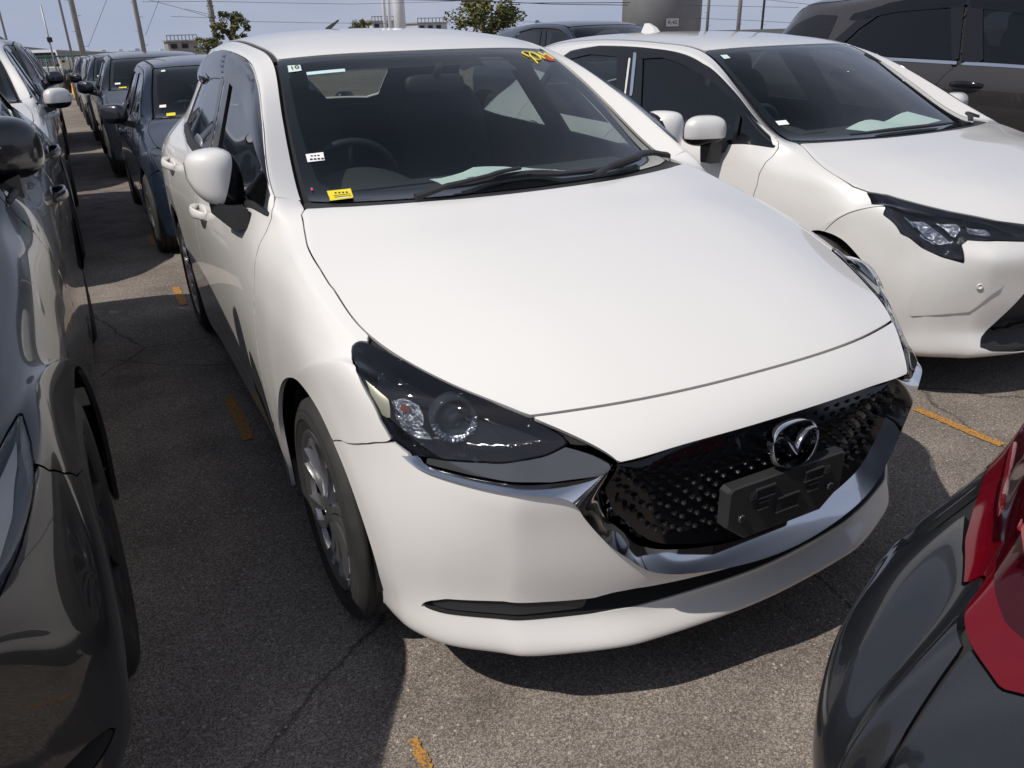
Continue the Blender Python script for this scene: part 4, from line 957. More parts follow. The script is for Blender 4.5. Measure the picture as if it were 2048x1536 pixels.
BUMC = [(-.6,0),(-.6,9.6),(9.0,9.6),(9.03,8.65),(9.0,7.86),(8.86,7.2),(8.3,6.0),(7.35,4),(7.28,2.5),(7.28,0)]
GRC = sym([(.9,0),(.9,2.68),(1.25,3.8),(1.51,4.14),(1.95,4.07),(3.23,3.66),(4.44,3.24),(5.0,2.9),(5.2,0)])
UPC = sym([(6.3,0),(6.35,2.4),(7.2,2.45),(7.25,0)])
FACET = [(5.62,5.55),(5.2,4.55),(4.82,3.92),(4.2,4.4),(3.72,4.85),(3.55,6.0),(3.4,7.07),(4.2,7.15),(5.2,6.7)]
_h = HOODH; HOODH = HOODC
co = Car('white_sedan', 'pearl white sedan on the right with slim angular headlights and paper on its dashboard', 'car', CO, M['pearl'], (0, 0, 0), rz=.015, res=.015, loc=(2.37, .55, 0), smooth=7)
co.standard(ex_front=[GRC, UPC], lens=LENS_C, nose=False, fender=FENC, bumph=BUMC, belt='blackg'); HOODH = _h
patch(co, 'bumper_facet', FACET, M['pearl'], raised(.011, .03), flange=.0, gap=0., both=True)
patch(co, 'lower_grille', GRC, M['black'], lambda f: -.004-.05*np.clip(f/.05, 0, 1)); patch(co, 'upper_grille', UPC, M['blackg'], -.01)
patch(co, 'grille_bar', sym([(2.6,0),(2.5,2.6),(2.3,3.6),(2.45,3.62),(2.7,2.6),(2.8,0)]), M['blackg'], raised(.01, .01), flange=.03)
lamp_housing(co, LENS_C, .045); co.panel('headlight_lens', LENS_C, M['lens'], gap=.003, offset=raised(.003, .008), flange=.008, both=True)
for sg in (1, -1):
    mr = (lambda p: p) if sg > 0 else mirror
    for pl in ([(7.95,6.40),(8.15,5.70),(7.54,5.76),(7.0,5.6),(6.68,5.91),(7.13,6.33)], [(8.05,5.3),(8.1,4.5),(7.59,4.93),(7.2,5.46)], [(7.95,4.32),(7.85,3.7),(7.47,4.05),(7.5,4.85)]):
        patch(co, 'lamp_reflector', mr(pl), M['reflector'], lambda f: -.030+.02*np.clip(f/.02, 0, 1)+.003*np.sin(f*700))
    patch(co, 'lamp_blade', mr([(8.05,6.55),(7.1,6.50),(6.65,6.05),(6.6,6.15),(7.05,6.6),(8.0,6.68)]), M['chrome'], -.012)
    p_, n_ = co.pos(4.87, sg*4.85, .004); f_ = local_frame(n_); s_ = MB(); s_.lathe([(0, .012), (.003, .011), (.003, .008), (.001, .0075), (.001, 0)], 20, 'Z'); o_ = s_.build('parking_sensor', M['pearl'], co.root); o_.matrix_local = Matrix.Translation(p_+n_*.012) @ f_.to_4x4()
patch(co, 'window_frame', FRAME, M['blackg'], .002, both=True, flange=.003)
patch(co, 'quarter_glass_divider', [(14.72,4.3),(14.62,4.95),(14.68,4.95),(14.80,4.3)], M['blackg'], .004, both=True, flange=.004)
patch(co, 'window_chrome', [(17.30,4.08),(17.22,4.10),(16.98,4.62),(17.03,4.64)], M['chrome'], .006, both=True, flange=.004)
for y_ in (.88, 3.60):
    for sg in (-1, 1): car_wheel(co.root, co.org, sg*.765, y_, .315, sg, M['alloy'], .20, .215, spokes=10, style='alloy')
co.liners([(.87, .31, .36), (3.60, .31, .36)], .85); co.underbody(.4, 4.2, .72, .2)
mirrors(co, M['pearl'], (.93, 1.48, .985), (.105, .065, .070), fold=R(20))
for sg in (-1, 1):
    f_ = MB(); f_.loft([[Vector((sg*(.90+dx), 1.45+dy, z_)) for dx, dy in ((-.035*k_, -.03), (.03*k_, -.03), (.03*k_, .045), (-.035*k_, .045))] for z_, k_ in ((.965, 1.), (.90, 1.), (.84, .8))]); f_.build('mirror_stalk', M['black'], co.root, auto=.6)
door_handle(co, 16.75, 6.35, M['pearl']); door_handle(co, 19.8, 6.2, M['pearl'])
co.interior(dz=-.055, y=-.10)
patch(co, 'pillar_trim_inside', [(14.05,2.86),(14.05,4.0),(15.0,3.95),(15.9,3.95),(15.9,3.0),(15.0,2.86)], M['trim'], -.028, both=True)
wiper(co, [(13.8,-1.9),(13.95,-.9),(13.95,.2),(13.85,1.2)], [.007,.010,.010,.007], [.014]*4, 'wiper_blade')
wiper(co, [(13.6,1.9),(14.0,2.3),(14.05,2.7),(13.7,2.9)], [.010,.012,.012,.014], [.02,.03,.03,.02], 'wiper_arm')
sh = MB(); prs = []
for i in range(11):
    t_ = i/10; prs.append([Vector((-.12+t_*.50, 1.14+w_*.20+.03*t_, .945+.03*w_*abs(math.sin(t_*5))+.02*t_*t_)) for w_ in (0, .5, 1)])
sh.loft(prs, closed=False, caps=False); sh.build('paper_sheet', M['papert'], co.root)
qpatch(co, 'white_sticker', [(14.45,-2.80),(14.46,-2.60),(14.38,-2.61),(14.37,-2.81)], M['paper'], .003); qpatch(co, 'inspection_sticker', [(15.80,-2.74),(15.80,-2.56),(15.70,-2.57),(15.69,-2.75)], mat('pale_sticker_b', (.6, .72, .68), .6), .003)
scribble(co, [(15.50,2.3),(15.62,2.45),(15.50,2.62),(15.42,2.5),(15.58,2.35),(15.62,2.6),(15.40,2.7)], .003, M['black'], 'marker_scribble')
fn = MB(); fn.loft([[Vector((w_*.028, 3.02+a_, 1.385)) for a_, w_ in ((0, -1), (.0, 1), (.16, 1), (.16, -1))], [Vector((w_*.016, 3.06+a_, 1.425)) for a_, w_ in ((0, -1), (0, 1), (.11, 1), (.11, -1))], [Vector((w_*.006, 3.12+a_, 1.452)) for a_, w_ in ((0, -1), (0, 1), (.045, 1), (.045, -1))]]); fn.build('shark_fin_antenna', M['pearl'], co.root, auto=.8)
# dark grey crossover close to the camera on the left
LENS_L = [(8.66,6.2),(8.55,6.38),(8.11,6.52),(7.67,6.63),(7.2,6.64),(6.7,6.36),(6.24,5.93),(5.95,5.51),(5.6,4.9),(6.2,4.4),(7.0,4.7),(7.9,5.3),(8.5,5.8)]
lc = simple_car('dark_grey_crossover', 'dark grey crossover at the left edge, its headlight and wing close to the camera', LC, M['gunmetal'], (-2.14, .10, 0), [(.815, .725, .355), (3.385, .725, .355)], res=.016, smooth=40, glass_front='privacy', glass_rear='privacy', lens=LENS_L, pitch=False, handles=True, bumph=[(-.6,0),(-.6,9.6),(6.5,9.6),(6.38,7.87),(6.61,7.29),(6.85,7.09),(7.07,6.89),(7.24,6.67),(7.4,3.9),(7.12,3.02),(7.12,0)], fender=[(9.9,3.4),(10.0,2.98),(11.0,2.99),(11.51,3.03),(12.14,3.46),(12.6,3.55),(13.0,3.46),(13.22,3.15),(13.5,3.12),(14.02,3.1)]+DOORF_EDGE+[(14.5,9.6),(6.5,9.6),(6.38,7.87),(6.61,7.29),(6.85,7.09),(7.07,6.89),(7.24,6.67),(7.6,6.2),(7.5,4.5),(7.98,3.05),(9.0,3.0)], dz=.08, face=M['black'])
#patch(lc, 'wheel_arch_moulding', [(1.2,8.55),(3,8.5),(5,8.45),(7,8.35),(9,8.4),(11,8.45),(12.5,8.6),(13.6,8.75),(14.3,8.9),(14.6,9.6),(1.2,9.6)], M['black'], raised(.010, .02), flange=.01, both=True)
FOG_L = [(5.02,5.3),(4.5,5.98),(4.1,5.85),(4.5,5.3)]
#patch(lc, 'fog_lamp_bezel', FOG_L, M['blackg'], raised(.008, .02), flange=.01, both=True)
for sg in (1, -1):
    mr = (lambda p: p) if sg > 0 else mirror
    patch(lc, 'lamp_reflector', mr([(8.2,6.3),(7.5,6.4),(6.8,6.15),(6.3,5.75),(6.7,5.5),(7.6,5.95)]), M['lampcream'], -.018)
    w_ = car_mirror(lc.root, lc.org, sg, (sg*.752, 1.54, 1.18), (.105, .10, .085), M['blackpaint'], [[(sg*.70, 1.40, 1.02), (sg*.70, 1.55, 1.02), (sg*.70, 1.55, 1.09), (sg*.70, 1.40, 1.09)], [(sg*.79, 1.45, 1.06), (sg*.79, 1.55, 1.06), (sg*.79, 1.56, 1.12), (sg*.79, 1.45, 1.12)]], Matrix.Rotation(R(sg*18), 4, 'Z'), planes=[((0, 0, -.045), (0, 0, 1))], e=(.7, .75))
# dark grey hatchback whose tail corner stands in front
TAIL_R = [(26.14,2.6),(26.14,4.32),(26.19,5.36),(26.15,6.45),(25.5,7.3),(24.63,7.78),(23.96,8.12),(23.5,8.2),(22.9,7.9),(23.3,7.0),(24.0,5.5),(24.3,4.0),(24.7,2.9),(25.4,2.6)]
_t, _rb, _s, _hh = TAIL, RBUMP, SIDE, HATCH
TAIL = TAIL_R; RBUMP = [(26.75,0),(26.7,3.6),(26.2,4.6),(26.19,5.6),(26.1,6.5),(25.5,7.35),(24.7,7.78),(24.7,8.6),(25.05,9.6),(28.6,9.6),(28.6,0)]
SIDE = [p for p in _s if p not in ((24.6,5),(25.2,6.5),(25.1,8),(25.0,9.6))]; i_ = SIDE.index((24.1,3.3)); SIDE = SIDE[:i_+1]+[(25.3,3.4),(26.1,4.0),(26.17,5.6),(26.08,6.5),(25.47,7.33),(24.65,7.76),(24.65,8.6),(25.0,9.6)]+SIDE[i_+1:]
_e = Car.both_exc
rc = Car('dark_grey_sedan', 'dark grey car at the lower right, only its tail corner and red lamp in view', 'car', RC, M['gunmetal'], (0, 0, 0), res=.016, loc=(.40, -4.265, 0), smooth=26)
_old = M['tail']; M['tail'] = mat('red_tail_lamp', (.13, .002, .008), .10, coat=.25, spec=.3); rc.standard(ex_front=[GR2, SLOT], glass_rear='privacy'); M['tail'] = _old
drk = mat('dark_red_lamp_inner', (.040, .001, .004), .08, coat=.3, spec=.3); brt = mat('bright_red_guide', (.28, .008, .014), .2, coat=1.0)
patch(rc, 'lamp_inner', [(25.9,6.2),(25.95,5.2),(25.9,3.4),(25.4,3.2),(24.7,3.5),(24.4,5.2),(24.0,6.9),(24.5,7.45),(25.3,6.95)], drk, raised(.004, .01), both=True, flange=.002)
patch(rc, 'lamp_inner', [(25.55,6.95),(25.0,7.3),(24.4,7.62),(23.9,7.8),(23.5,7.6),(24.1,7.05),(24.9,6.5)], drk, raised(.004, .01), both=True, flange=.002)
patch(rc, 'light_guide', [(25.80,5.9),(25.84,4.9),(25.8,3.6),(25.68,3.6),(25.70,4.9),(25.64,5.85)], brt, raised(.007, .006), both=True, flange=.003)
patch(rc, 'light_guide', [(25.1,6.85),(24.55,7.25),(24.15,6.9),(24.22,6.75),(24.55,7.02),(25.0,6.7)], brt, raised(.007, .006), both=True, flange=.003)
patch(rc, 'grille', GR2, M['black'], -.02); lamp_housing(rc, LENS, .03); rc.panel('headlight_lens', LENS, M['lens'], gap=.003, offset=raised(.003, .008), flange=.008, both=True)
for y_ in (.815, 3.385):
    for sg in (-1, 1): car_wheel(rc.root, rc.org, sg*.745, y_, .307, sg, M['alloy'], .19, .207, spokes=7, style='alloy')
rc.liners([(.815, .31, .355), (3.385, .31, .355)], .83); rc.underbody(.35, 3.9, .70, .22)
TAIL, RBUMP, SIDE, HATCH = _t, _rb, _s, _hh
# brown-grey sport utility beyond the sedan
sv = simple_car('brown_grey_sport_utility', 'brownish grey sport utility with dark privacy glass beyond the white sedan', SV, M['brown'], (5.11, .33, 0), [(.90, .81, .36), (3.70, .81, .36)], res=.035, glass_rear='privacy', pitch=False, belt='chrome', handles=False, dz=.15, mir=(1.02, 1.55, 1.16))
patch(sv, 'quarter_window', [(20.62,4.2),(20.72,4.78),(22.5,4.62),(22.6,4.45),(22.2,4.22),(21.3,4.1)], M['blackg'], .003, both=True, flange=.004)
patch(sv, 'door_visor', [(14.9,3.98),(15.81,4.04),(16.65,3.99),(17.37,4.0),(17.28,4.2),(16.4,4.24),(15.54,4.26),(14.9,4.12)], M['smoke'], raised(.02, .03), both=True, flange=.005)
patch(sv, 'door_visor', [(17.43,4.0),(18.2,4.01),(19.1,4.09),(20.2,4.2),(20.3,4.34),(19.4,4.3),(18.74,4.24),(17.61,4.2),(17.33,4.2)], M['smoke'], raised(.02, .03), both=True, flange=.005)
door_handle(sv, 16.75, 6.2, M['blackg'], .24); door_handle(sv, 19.8, 6.1, M['blackg'], .24)
# cars in the rows behind
WH = [(.763, .745, .30), (3.19, .745, .30)]
b1 = simple_car('white_compact_car', 'white compact car with a white mirror, parked behind the dark grey crossover', LC, M['pearl'], (-2.17, 4.76, gz(5.4)), [(.815, .745, .33), (3.385, .745, .33)], res=.04, mir=(.90, 1.50, 1.10), fold=R(35), dz=.08, glass_rear='privacy')
e1 = simple_car('navy_hatchback', 'dark blue hatchback with a yellow windscreen sticker, directly behind the white hatchback', HB, M['navy'], (0, 4.75, gz(5.5)-.02), WH, res=.03, mir=(.91, 1.30, .995), mirm=M['blackpaint'], fold=R(40), dz=-.06, dy=-.18, glass_rear='privacy')
qpatch(e1, 'yellow_sticker', [(14.22,-2.55),(14.23,-2.25),(14.06,-2.27),(14.05,-2.57)], M['yellow'], .004); qpatch(e1, 'white_sticker', [(14.55,-2.75),(14.55,-2.52),(14.46,-2.53),(14.46,-2.76)], M['paper'], .004)
qpatch(e1, 'inspection_sticker', [(15.82,-2.62),(15.82,-2.45),(15.74,-2.45),(15.74,-2.63)], M['paper'], .004)
e2 = simple_car('blue_black_hatchback', 'blue-black hatchback, second car behind the white hatchback', HB, M['navy2'], (-.08, 9.35, gz(10.2)+.05), WH, res=.05, mir=(.91, 1.30, .995), mirm=M['blackpaint'], fold=R(40), low=True, inside=False, handles=False, glass_rear='privacy')
qpatch(e2, 'white_sticker', [(14.5,-2.7),(14.5,-2.4),(14.4,-2.4),(14.4,-2.7)], M['paper'], .004); qpatch(e2, 'yellow_sticker', [(14.2,-2.5),(14.2,-2.1),(14.08,-2.1),(14.08,-2.5)], M['yellow'], .004)
def recolour(root, m_old, m_new):
    for o in [root]+list(root.children_recursive):
        if o.type == 'MESH':
            for s_ in o.material_slots:
                if s_.material is m_old: s_.link = 'OBJECT'; s_.material = m_new
for k, (x_, y_, pm, lab) in enumerate(((-.12, 13.9, M['navy'], 'dark blue hatchback, third car behind the white hatchback'), (-.15, 18.4, M['silver'], 'pale silver hatchback, fourth car behind the white hatchback'),
        (-.18, 22.9, M['navy2'], 'blue-black hatchback, fifth car behind the white hatchback'), (-.2, 27.3, M['silver'], 'silver hatchback at the far end of the middle row'),
        (-2.20, 9.20, M['navy2'], 'blue-black hatchback with black mirror, behind the white compact car'), (-2.22, 13.65, M['blackpaint'], 'black hatchback at the far end of the left row'))):
    left_ = x_ < -1; r_ = copy_tree(b1.root if left_ else e2.root); r_.location = (x_, y_, gz(y_+.8)+(.03 if k % 2 else .07)); r_['label'] = lab; r_['group'] = 'hatchbacks parked in the back rows'
    src_ = M['pearl'] if left_ else M['navy2']; r_.name = 'parked_hatchback'
    if pm is not src_: recolour(r_, src_, pm)
e2.root['group'] = 'hatchbacks parked in the back rows'
n1 = simple_car('navy_sport_utility', 'dark blue sport utility whose roof shows above the white sedan', SV, M['navy'], (5.35, 6.6, gz(8)), [(.90, .81, .36), (3.70, .81, .36)], res=.06, low=True, inside=False, handles=False, glass_rear='privacy')
fb = MB(); fb.loft([[Vector((w_*.03, 3.75+a_, 1.625)) for a_, w_ in ((0, -1), (.0, 1), (.16, 1), (.16, -1))], [Vector((w_*.01, 3.84+a_, 1.70)) for a_, w_ in ((0, -1), (0, 1), (.05, 1), (.05, -1))]]); fb.build('shark_fin_antenna', M['navy'], n1.root)
# ---------------------------------------------------------------- ground
def asphalt():
    m = bpy.data.materials.new('asphalt'); m.use_nodes = True; nt = m.node_tree; b = nt.nodes['Principled BSDF']; N = nt.nodes.new; L = nt.links.new
    tc = N('ShaderNodeTexCoord')
    def noise(s, d=4): n = N('ShaderNodeTexNoise'); n.inputs['Scale'].default_value = s; n.inputs['Detail'].default_value = d; L(tc.outputs['Object'], n.inputs['Vector']); return n
    v = N('ShaderNodeTexVoronoi'); v.inputs['Scale'].default_value = 290; L(tc.outputs['Object'], v.inputs['Vector'])
    r1 = N('ShaderNodeValToRGB'); e = r1.color_ramp.elements; e[0].position = 0; e[0].color = (.125, .108, .094, 1); e[1].position = 1; e[1].color = (.40, .35, .305, 1)
    x = r1.color_ramp.elements.new(.5); x.color = (.23, .198, .172, 1)
    sep = N('ShaderNodeSeparateColor'); L(v.outputs['Color'], sep.inputs[0]); L(sep.outputs[0], r1.inputs[0])
    n2 = noise(3.0, 8); mp = N('ShaderNodeMapRange'); mp.inputs[1].default_value = .3; mp.inputs[2].default_value = .7; mp.inputs[3].default_value = .78; mp.inputs[4].default_value = 1.2; L(n2.outputs['Fac'], mp.inputs[0])
    mx = N('ShaderNodeMixRGB'); mx.blend_type = 'MULTIPLY'; mx.inputs[0].default_value = 1; L(r1.outputs[0], mx.inputs[1]); L(mp.outputs[0], mx.inputs[2])
    n3 = noise(.5, 3); mp3 = N('ShaderNodeMapRange'); mp3.inputs[1].default_value = .35; mp3.inputs[2].default_value = .65; mp3.inputs[3].default_value = .85; mp3.inputs[4].default_value = 1.12; L(n3.outputs['Fac'], mp3.inputs[0])
    mx2 = N('ShaderNodeMixRGB'); mx2.blend_type = 'MULTIPLY'; mx2.inputs[0].default_value = 1; L(mx.outputs[0], mx2.inputs[1]); L(mp3.outputs[0], mx2.inputs[2]); L(mx2.outputs[0], b.inputs['Base Color'])
    # oil stains, patched areas and hairline cracks
    n5 = noise(1.3, 5); m5 = N('ShaderNodeMapRange'); m5.inputs[1].default_value = .60; m5.inputs[2].default_value = .72; m5.inputs[3].default_value = 1; m5.inputs[4].default_value = .62; L(n5.outputs['Fac'], m5.inputs[0])
    mx5 = N('ShaderNodeMixRGB'); mx5.blend_type = 'MULTIPLY'; mx5.inputs[0].default_value = 1; L(mx2.outputs[0], mx5.inputs[1]); L(m5.outputs[0], mx5.inputs[2])
    vc = N('ShaderNodeTexVoronoi'); vc.feature = 'DISTANCE_TO_EDGE'; vc.inputs['Scale'].default_value = .55; wp = N('ShaderNodeMixRGB'); wp.inputs[0].default_value = .12; n6 = noise(4, 6); L(tc.outputs['Object'], wp.inputs[1]); L(n6.outputs['Color'], wp.inputs[2]); L(wp.outputs[0], vc.inputs['Vector'])
    mc = N('ShaderNodeMapRange'); mc.inputs[1].default_value = 0; mc.inputs[2].default_value = .0035; mc.inputs[3].default_value = .45; mc.inputs[4].default_value = 1; L(vc.outputs['Distance'], mc.inputs[0])
    mx6 = N('ShaderNodeMixRGB'); mx6.blend_type = 'MULTIPLY'; mx6.inputs[0].default_value = 1; L(mx5.outputs[0], mx6.inputs[1]); L(mc.outputs[0], mx6.inputs[2]); L(mx6.outputs[0], b.inputs['Base Color'])
    # pale stone chips
    vs_ = N('ShaderNodeTexVoronoi'); vs_.inputs['Scale'].default_value = 85; L(tc.outputs['Object'], vs_.inputs['Vector']); sp = N('ShaderNodeSeparateColor'); L(vs_.outputs['Color'], sp.inputs[0])
    gt = N('ShaderNodeMath'); gt.operation = 'GREATER_THAN'; gt.inputs[1].default_value = .93; L(sp.outputs[1], gt.inputs[0]); lt = N('ShaderNodeMath'); lt.operation = 'LESS_THAN'; lt.inputs[1].default_value = .32; L(vs_.outputs['Distance'], lt.inputs[0]); mu = N('ShaderNodeMath'); mu.operation = 'MULTIPLY'; L(gt.outputs[0], mu.inputs[0]); L(lt.outputs[0], mu.inputs[1])
    mx7 = N('ShaderNodeMixRGB'); mx7.inputs[2].default_value = (.48, .43, .38, 1); L(mu.outputs[0], mx7.inputs[0]); L(mx6.outputs[0], mx7.inputs[1]); L(mx7.outputs[0], b.inputs['Base Color'])
    b.inputs['Roughness'].default_value = .92; b.inputs['Specular IOR Level'].default_value = .08
    bp = N('ShaderNodeBump'); bp.inputs['Strength'].default_value = .55; bp.inputs['Distance'].default_value = .004; L(v.outputs['Distance'], bp.inputs['Height']); L(bp.outputs[0], b.inputs['Normal'])
    return m
mb = MB(); V = []; ys = [-60, -20, 3.6, 20, 60, 200, 900]
for y_ in ys: V += [(-500, y_, gz(y_)), (500, y_, gz(y_))]
mb.add(V, [(2*i, 2*i+1, 2*i+3, 2*i+2) for i in range(len(ys)-1)]); mb.build('ground', asphalt(), kind='structure', fix=False)
# worn orange bay lines: each dash is a strip with ragged edges
ym = bpy.data.materials.new('worn_orange_paint'); ym.use_nodes = True; nt = ym.node_tree; b_ = nt.nodes['Principled BSDF']; b_.inputs['Roughness'].default_value = .8
tc = nt.nodes.new('ShaderNodeTexCoord'); nz = nt.nodes.new('ShaderNodeTexNoise'); nz.inputs['Scale'].default_value = 170; nz.inputs['Detail'].default_value = 6; nt.links.new(tc.outputs['Object'], nz.inputs['Vector'])
rp = nt.nodes.new('ShaderNodeValToRGB'); rp.color_ramp.elements[0].position = .40; rp.color_ramp.elements[0].color = (.16, .11, .07, 1); rp.color_ramp.elements[1].position = .52; rp.color_ramp.elements[1].color = (.50, .24, .040, 1)
nt.links.new(nz.outputs['Fac'], rp.inputs[0]); nt.links.new(rp.outputs[0], b_.inputs['Base Color'])
rnd = random.Random(5)
for x_, segs in ((-.812, ((.10, .27),)), (-.85, ((1.92, 2.36), (3.86, 4.30), (5.7, 6.1))), (1.583, ((.44, .80), (-1.4, -1.0), (2.3, 2.7)))):
    for (y0, y1) in segs:
        n_ = 26; V = []; F = []
        for i in range(n_+1):
            y_ = y0+(y1-y0)*i/n_; e0 = (.022 if x_ != -.812 else .012)+rnd.uniform(-.004, .004); e1 = (.022 if x_ != -.812 else .012)+rnd.uniform(-.004, .004); V += [(x_-e0, y_, gz(y_)+.004), (x_+e1, y_, gz(y_)+.004)]
            if i: F.append((2*i-2, 2*i-1, 2*i+1, 2*i))
        m_ = MB(); m_.add(V, F); m_.build('bay_line', ym, fix=False, kind='structure')
# ---------------------------------------------------------------- far things
conc = mat('weathered_concrete', (.30, .29, .27), .85, noise=(3, .2)); steel = mat('galvanised_steel', (.34, .36, .38), .5, .6); dark = mat('dark_steel', (.06, .055, .055), .6)
wirem = mat('cable_black', (.03, .03, .035), .6); green = mat('green_fence_paint', (.05, .16, .13), .5)
POLES = [('concrete', -0.36, 37.02, 0.099, 'thick concrete utility pole standing behind the far end of the rows'), ('steel', -0.79, 35.02, 0.042, 'plain steel pole left of the thick concrete utility pole'), ('lamp', -1.41, 33.03, 0.030, 'thin steel pole with a black floodlight box, far left'), ('concrete', 2.05, 38.9, 0.09, 'concrete utility pole right of the parked row, with a stay wire'), ('ivy', 6.26, 46.45, 0.124, 'rough ivy-wrapped pole beside the small green tree'), ('steel', -2.86, 36.99, 0.038, 'slim steel pole at the left edge of the photo'), ('concrete', 24.93, 29.33, 0.062, 'slim concrete pole just right of the grey bridge pier'), ('concrete', 24.59, 26.95, 0.08, 'thicker concrete pole between the grey pier and the dark pole'), ('dark', 28.08, 29.16, 0.052, 'dark steel pole left of the sport utility roof'), ('concrete', 21.32, 45.91, 0.074, 'concrete pole top rising out of the broad tree')]
for k_, x_, y_, r_, lab in POLES:
    g_ = gz(y_); t_ = thing('utility_pole', lab, 'pole', (x_, y_, g_)); h_ = 3.1 if k_ == 'lamp' else 9.0
    p_ = MB(); p_.tube([(0, 0, -.2), (0, 0, h_*.5), (0, 0, h_)], [r_*1.08, r_, r_*.9], 14); p_.build('shaft', {'steel': steel, 'lamp': steel, 'dark': dark}.get(k_, conc), t_)
    if k_ in ('concrete', 'dark'):
        for i in range(7):
            s_ = MB(); a_ = i*math.pi; z_ = 1.8+i*.55; s_.tube([(math.cos(a_)*r_*.6, math.sin(a_)*r_*.6, z_), (math.cos(a_)*(r_+.13), math.sin(a_)*(r_+.13), z_)], .010, 6); s_.build('step_bolt', steel, t_)
    if k_ == 'lamp':
        s_ = MB(); s_.box((.02, -.06, 2.0), (.17, .12, .17), bev=.02); s_.build('floodlight', M['black'], t_)
    if k_ == 'ivy':
        s_ = MB(); rr_ = random.Random(9)
        for i in range(420):
            a_ = rr_.uniform(0, 6.28); z_ = rr_.uniform(.1, 6); q_ = r_+rr_.uniform(0, .05); c_ = Vector((math.cos(a_)*q_, math.sin(a_)*q_, z_)); u_ = Vector((rr_.uniform(-1, 1), rr_.uniform(-1, 1), rr_.uniform(-1, 1))).normalized()*.05; v_ = u_.cross(Vector((rr_.uniform(-1, 1), rr_.uniform(-1, 1), 1))).normalized()*.035
            s_.add([c_-u_, c_+v_, c_+u_, c_-v_], [(0, 1, 2, 3)])
        s_.build('ivy_leaves', mat('ivy_bark', (.10, .095, .06), .8, noise=(8, .4)), t_, fix=False, kind='stuff')
leafm = []
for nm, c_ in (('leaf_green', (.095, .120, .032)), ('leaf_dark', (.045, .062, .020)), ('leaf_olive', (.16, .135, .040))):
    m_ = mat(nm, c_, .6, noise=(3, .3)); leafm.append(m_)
bark = mat('bark', (.07, .055, .04), .9, noise=(10, .3))
def tree(name, label, loc, h, rx, rz, seed, n=2600, leaf=.09, clumps=34, cat='tree', trunk=True):
    rr_ = random.Random(seed); t_ = thing(name, label, cat, (loc[0], loc[1], gz(loc[1])))
    cz = loc[2]-gz(loc[1]); cl = []
    for i in range(clumps):
        a_ = rr_.uniform(0, 6.28); q_ = rr_.random()**.5*rx*.9; zz = rr_.uniform(-.8, 1); cl.append((Vector((math.cos(a_)*q_*(1-.35*abs(zz)), math.sin(a_)*q_*(1-.35*abs(zz)), cz+zz*rz*.85)), rr_.uniform(.13, .26)*rx))
    if trunk:
        s_ = MB(); s_.tube([(0, 0, -.1), (.03, .02, cz*.4), (-.04, 0, cz*.8), (.05, .04, cz+rz*.5)], [.11, .09, .07, .02], 8)
        for c_, q_ in cl[::2]: s_.tube([(0, 0, cz-rz*.6), (c_.x*.5, c_.y*.5, (c_.z+cz-rz*.6)/2+.05), tuple(c_)], [.05, .03, .01], 5)
        s_.build('trunk', bark, t_)
    for li in range(3):
        s_ = MB()
        for i in range(n//3):
            c_, q_ = cl[rr_.randrange(len(cl))]; d_ = Vector((rr_.gauss(0, 1), rr_.gauss(0, 1), rr_.gauss(0, .8))).normalized()*q_*rr_.random()**.4; p_ = c_+d_
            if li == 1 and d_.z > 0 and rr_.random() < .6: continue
            u_ = Vector((rr_.uniform(-1, 1), rr_.uniform(-1, 1), rr_.uniform(-.6, .6))).normalized()*leaf*rr_.uniform(.6, 1.2); v_ = u_.cross(Vector((rr_.uniform(-1, 1), rr_.uniform(-1, 1), rr_.uniform(-1, 1)))).normalized()*leaf*.5
            s_.add([p_-u_, p_+v_, p_+u_, p_-v_], [(0, 1, 2, 3)])
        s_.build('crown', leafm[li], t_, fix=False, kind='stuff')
    return t_
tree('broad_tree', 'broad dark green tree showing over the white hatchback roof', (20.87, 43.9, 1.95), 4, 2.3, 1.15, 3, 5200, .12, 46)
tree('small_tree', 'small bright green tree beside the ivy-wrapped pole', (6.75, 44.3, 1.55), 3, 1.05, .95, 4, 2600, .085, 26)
tree('low_shrub', 'low yellowish shrub at the foot of the ivy-wrapped pole', (5.5, 44.5, .95), 2, .85, .35, 6, 1200, .07, 16, cat='shrub')
tree('autumn_shrub', 'brown and yellow shrub line left of the white tower', (20.56, 65.56, 1.75), 2, 1.3, .45, 7, 1200, .10, 16, cat='shrub')
tree('weedy_shrub', 'weedy yellow-green shrub by the fence at the lot end', (-1.20, 35.0, .05), 1.4, .30, .72, 8, 1100, .05, 14, cat='shrub')
# bridge pier with its number plate
pr = thing('bridge_pier', 'massive grey concrete pier of an elevated road, with a small number plate', 'pier', (26.4, 34.58, gz(34.6)))
s_ = MB(); s_.tube([(0, 0, -.3), (0, 0, 5), (0, 0, 9)], [2.0, 2.0, 2.0], 40); s_.build('shaft', mat('grey_pier_paint', (.27, .275, .28), .8, noise=(.8, .12)), pr)
sd = Vector((-.62, -.79, 0)).normalized(); fr_ = local_frame(sd); c_ = sd*2.02+Vector((.72, -.57, 0))*.62; c_.z = 1.47-gz(34.6); nrm = Vector((c_.x, c_.y, 0)).normalized(); c_ = nrm*2.03+Vector((0, 0, c_.z)); fr_ = local_frame(nrm)
s_ = MB(); s_.box(c_, (.62, .36, .03), mtx=fr_.to_4x4()); pl_ = s_.build('number_plate', mat('grey_plate', (.30, .32, .33), .6), pr); text_mesh('R-42', .24, fr_, c_+nrm*.02, M['ink'], pl_)
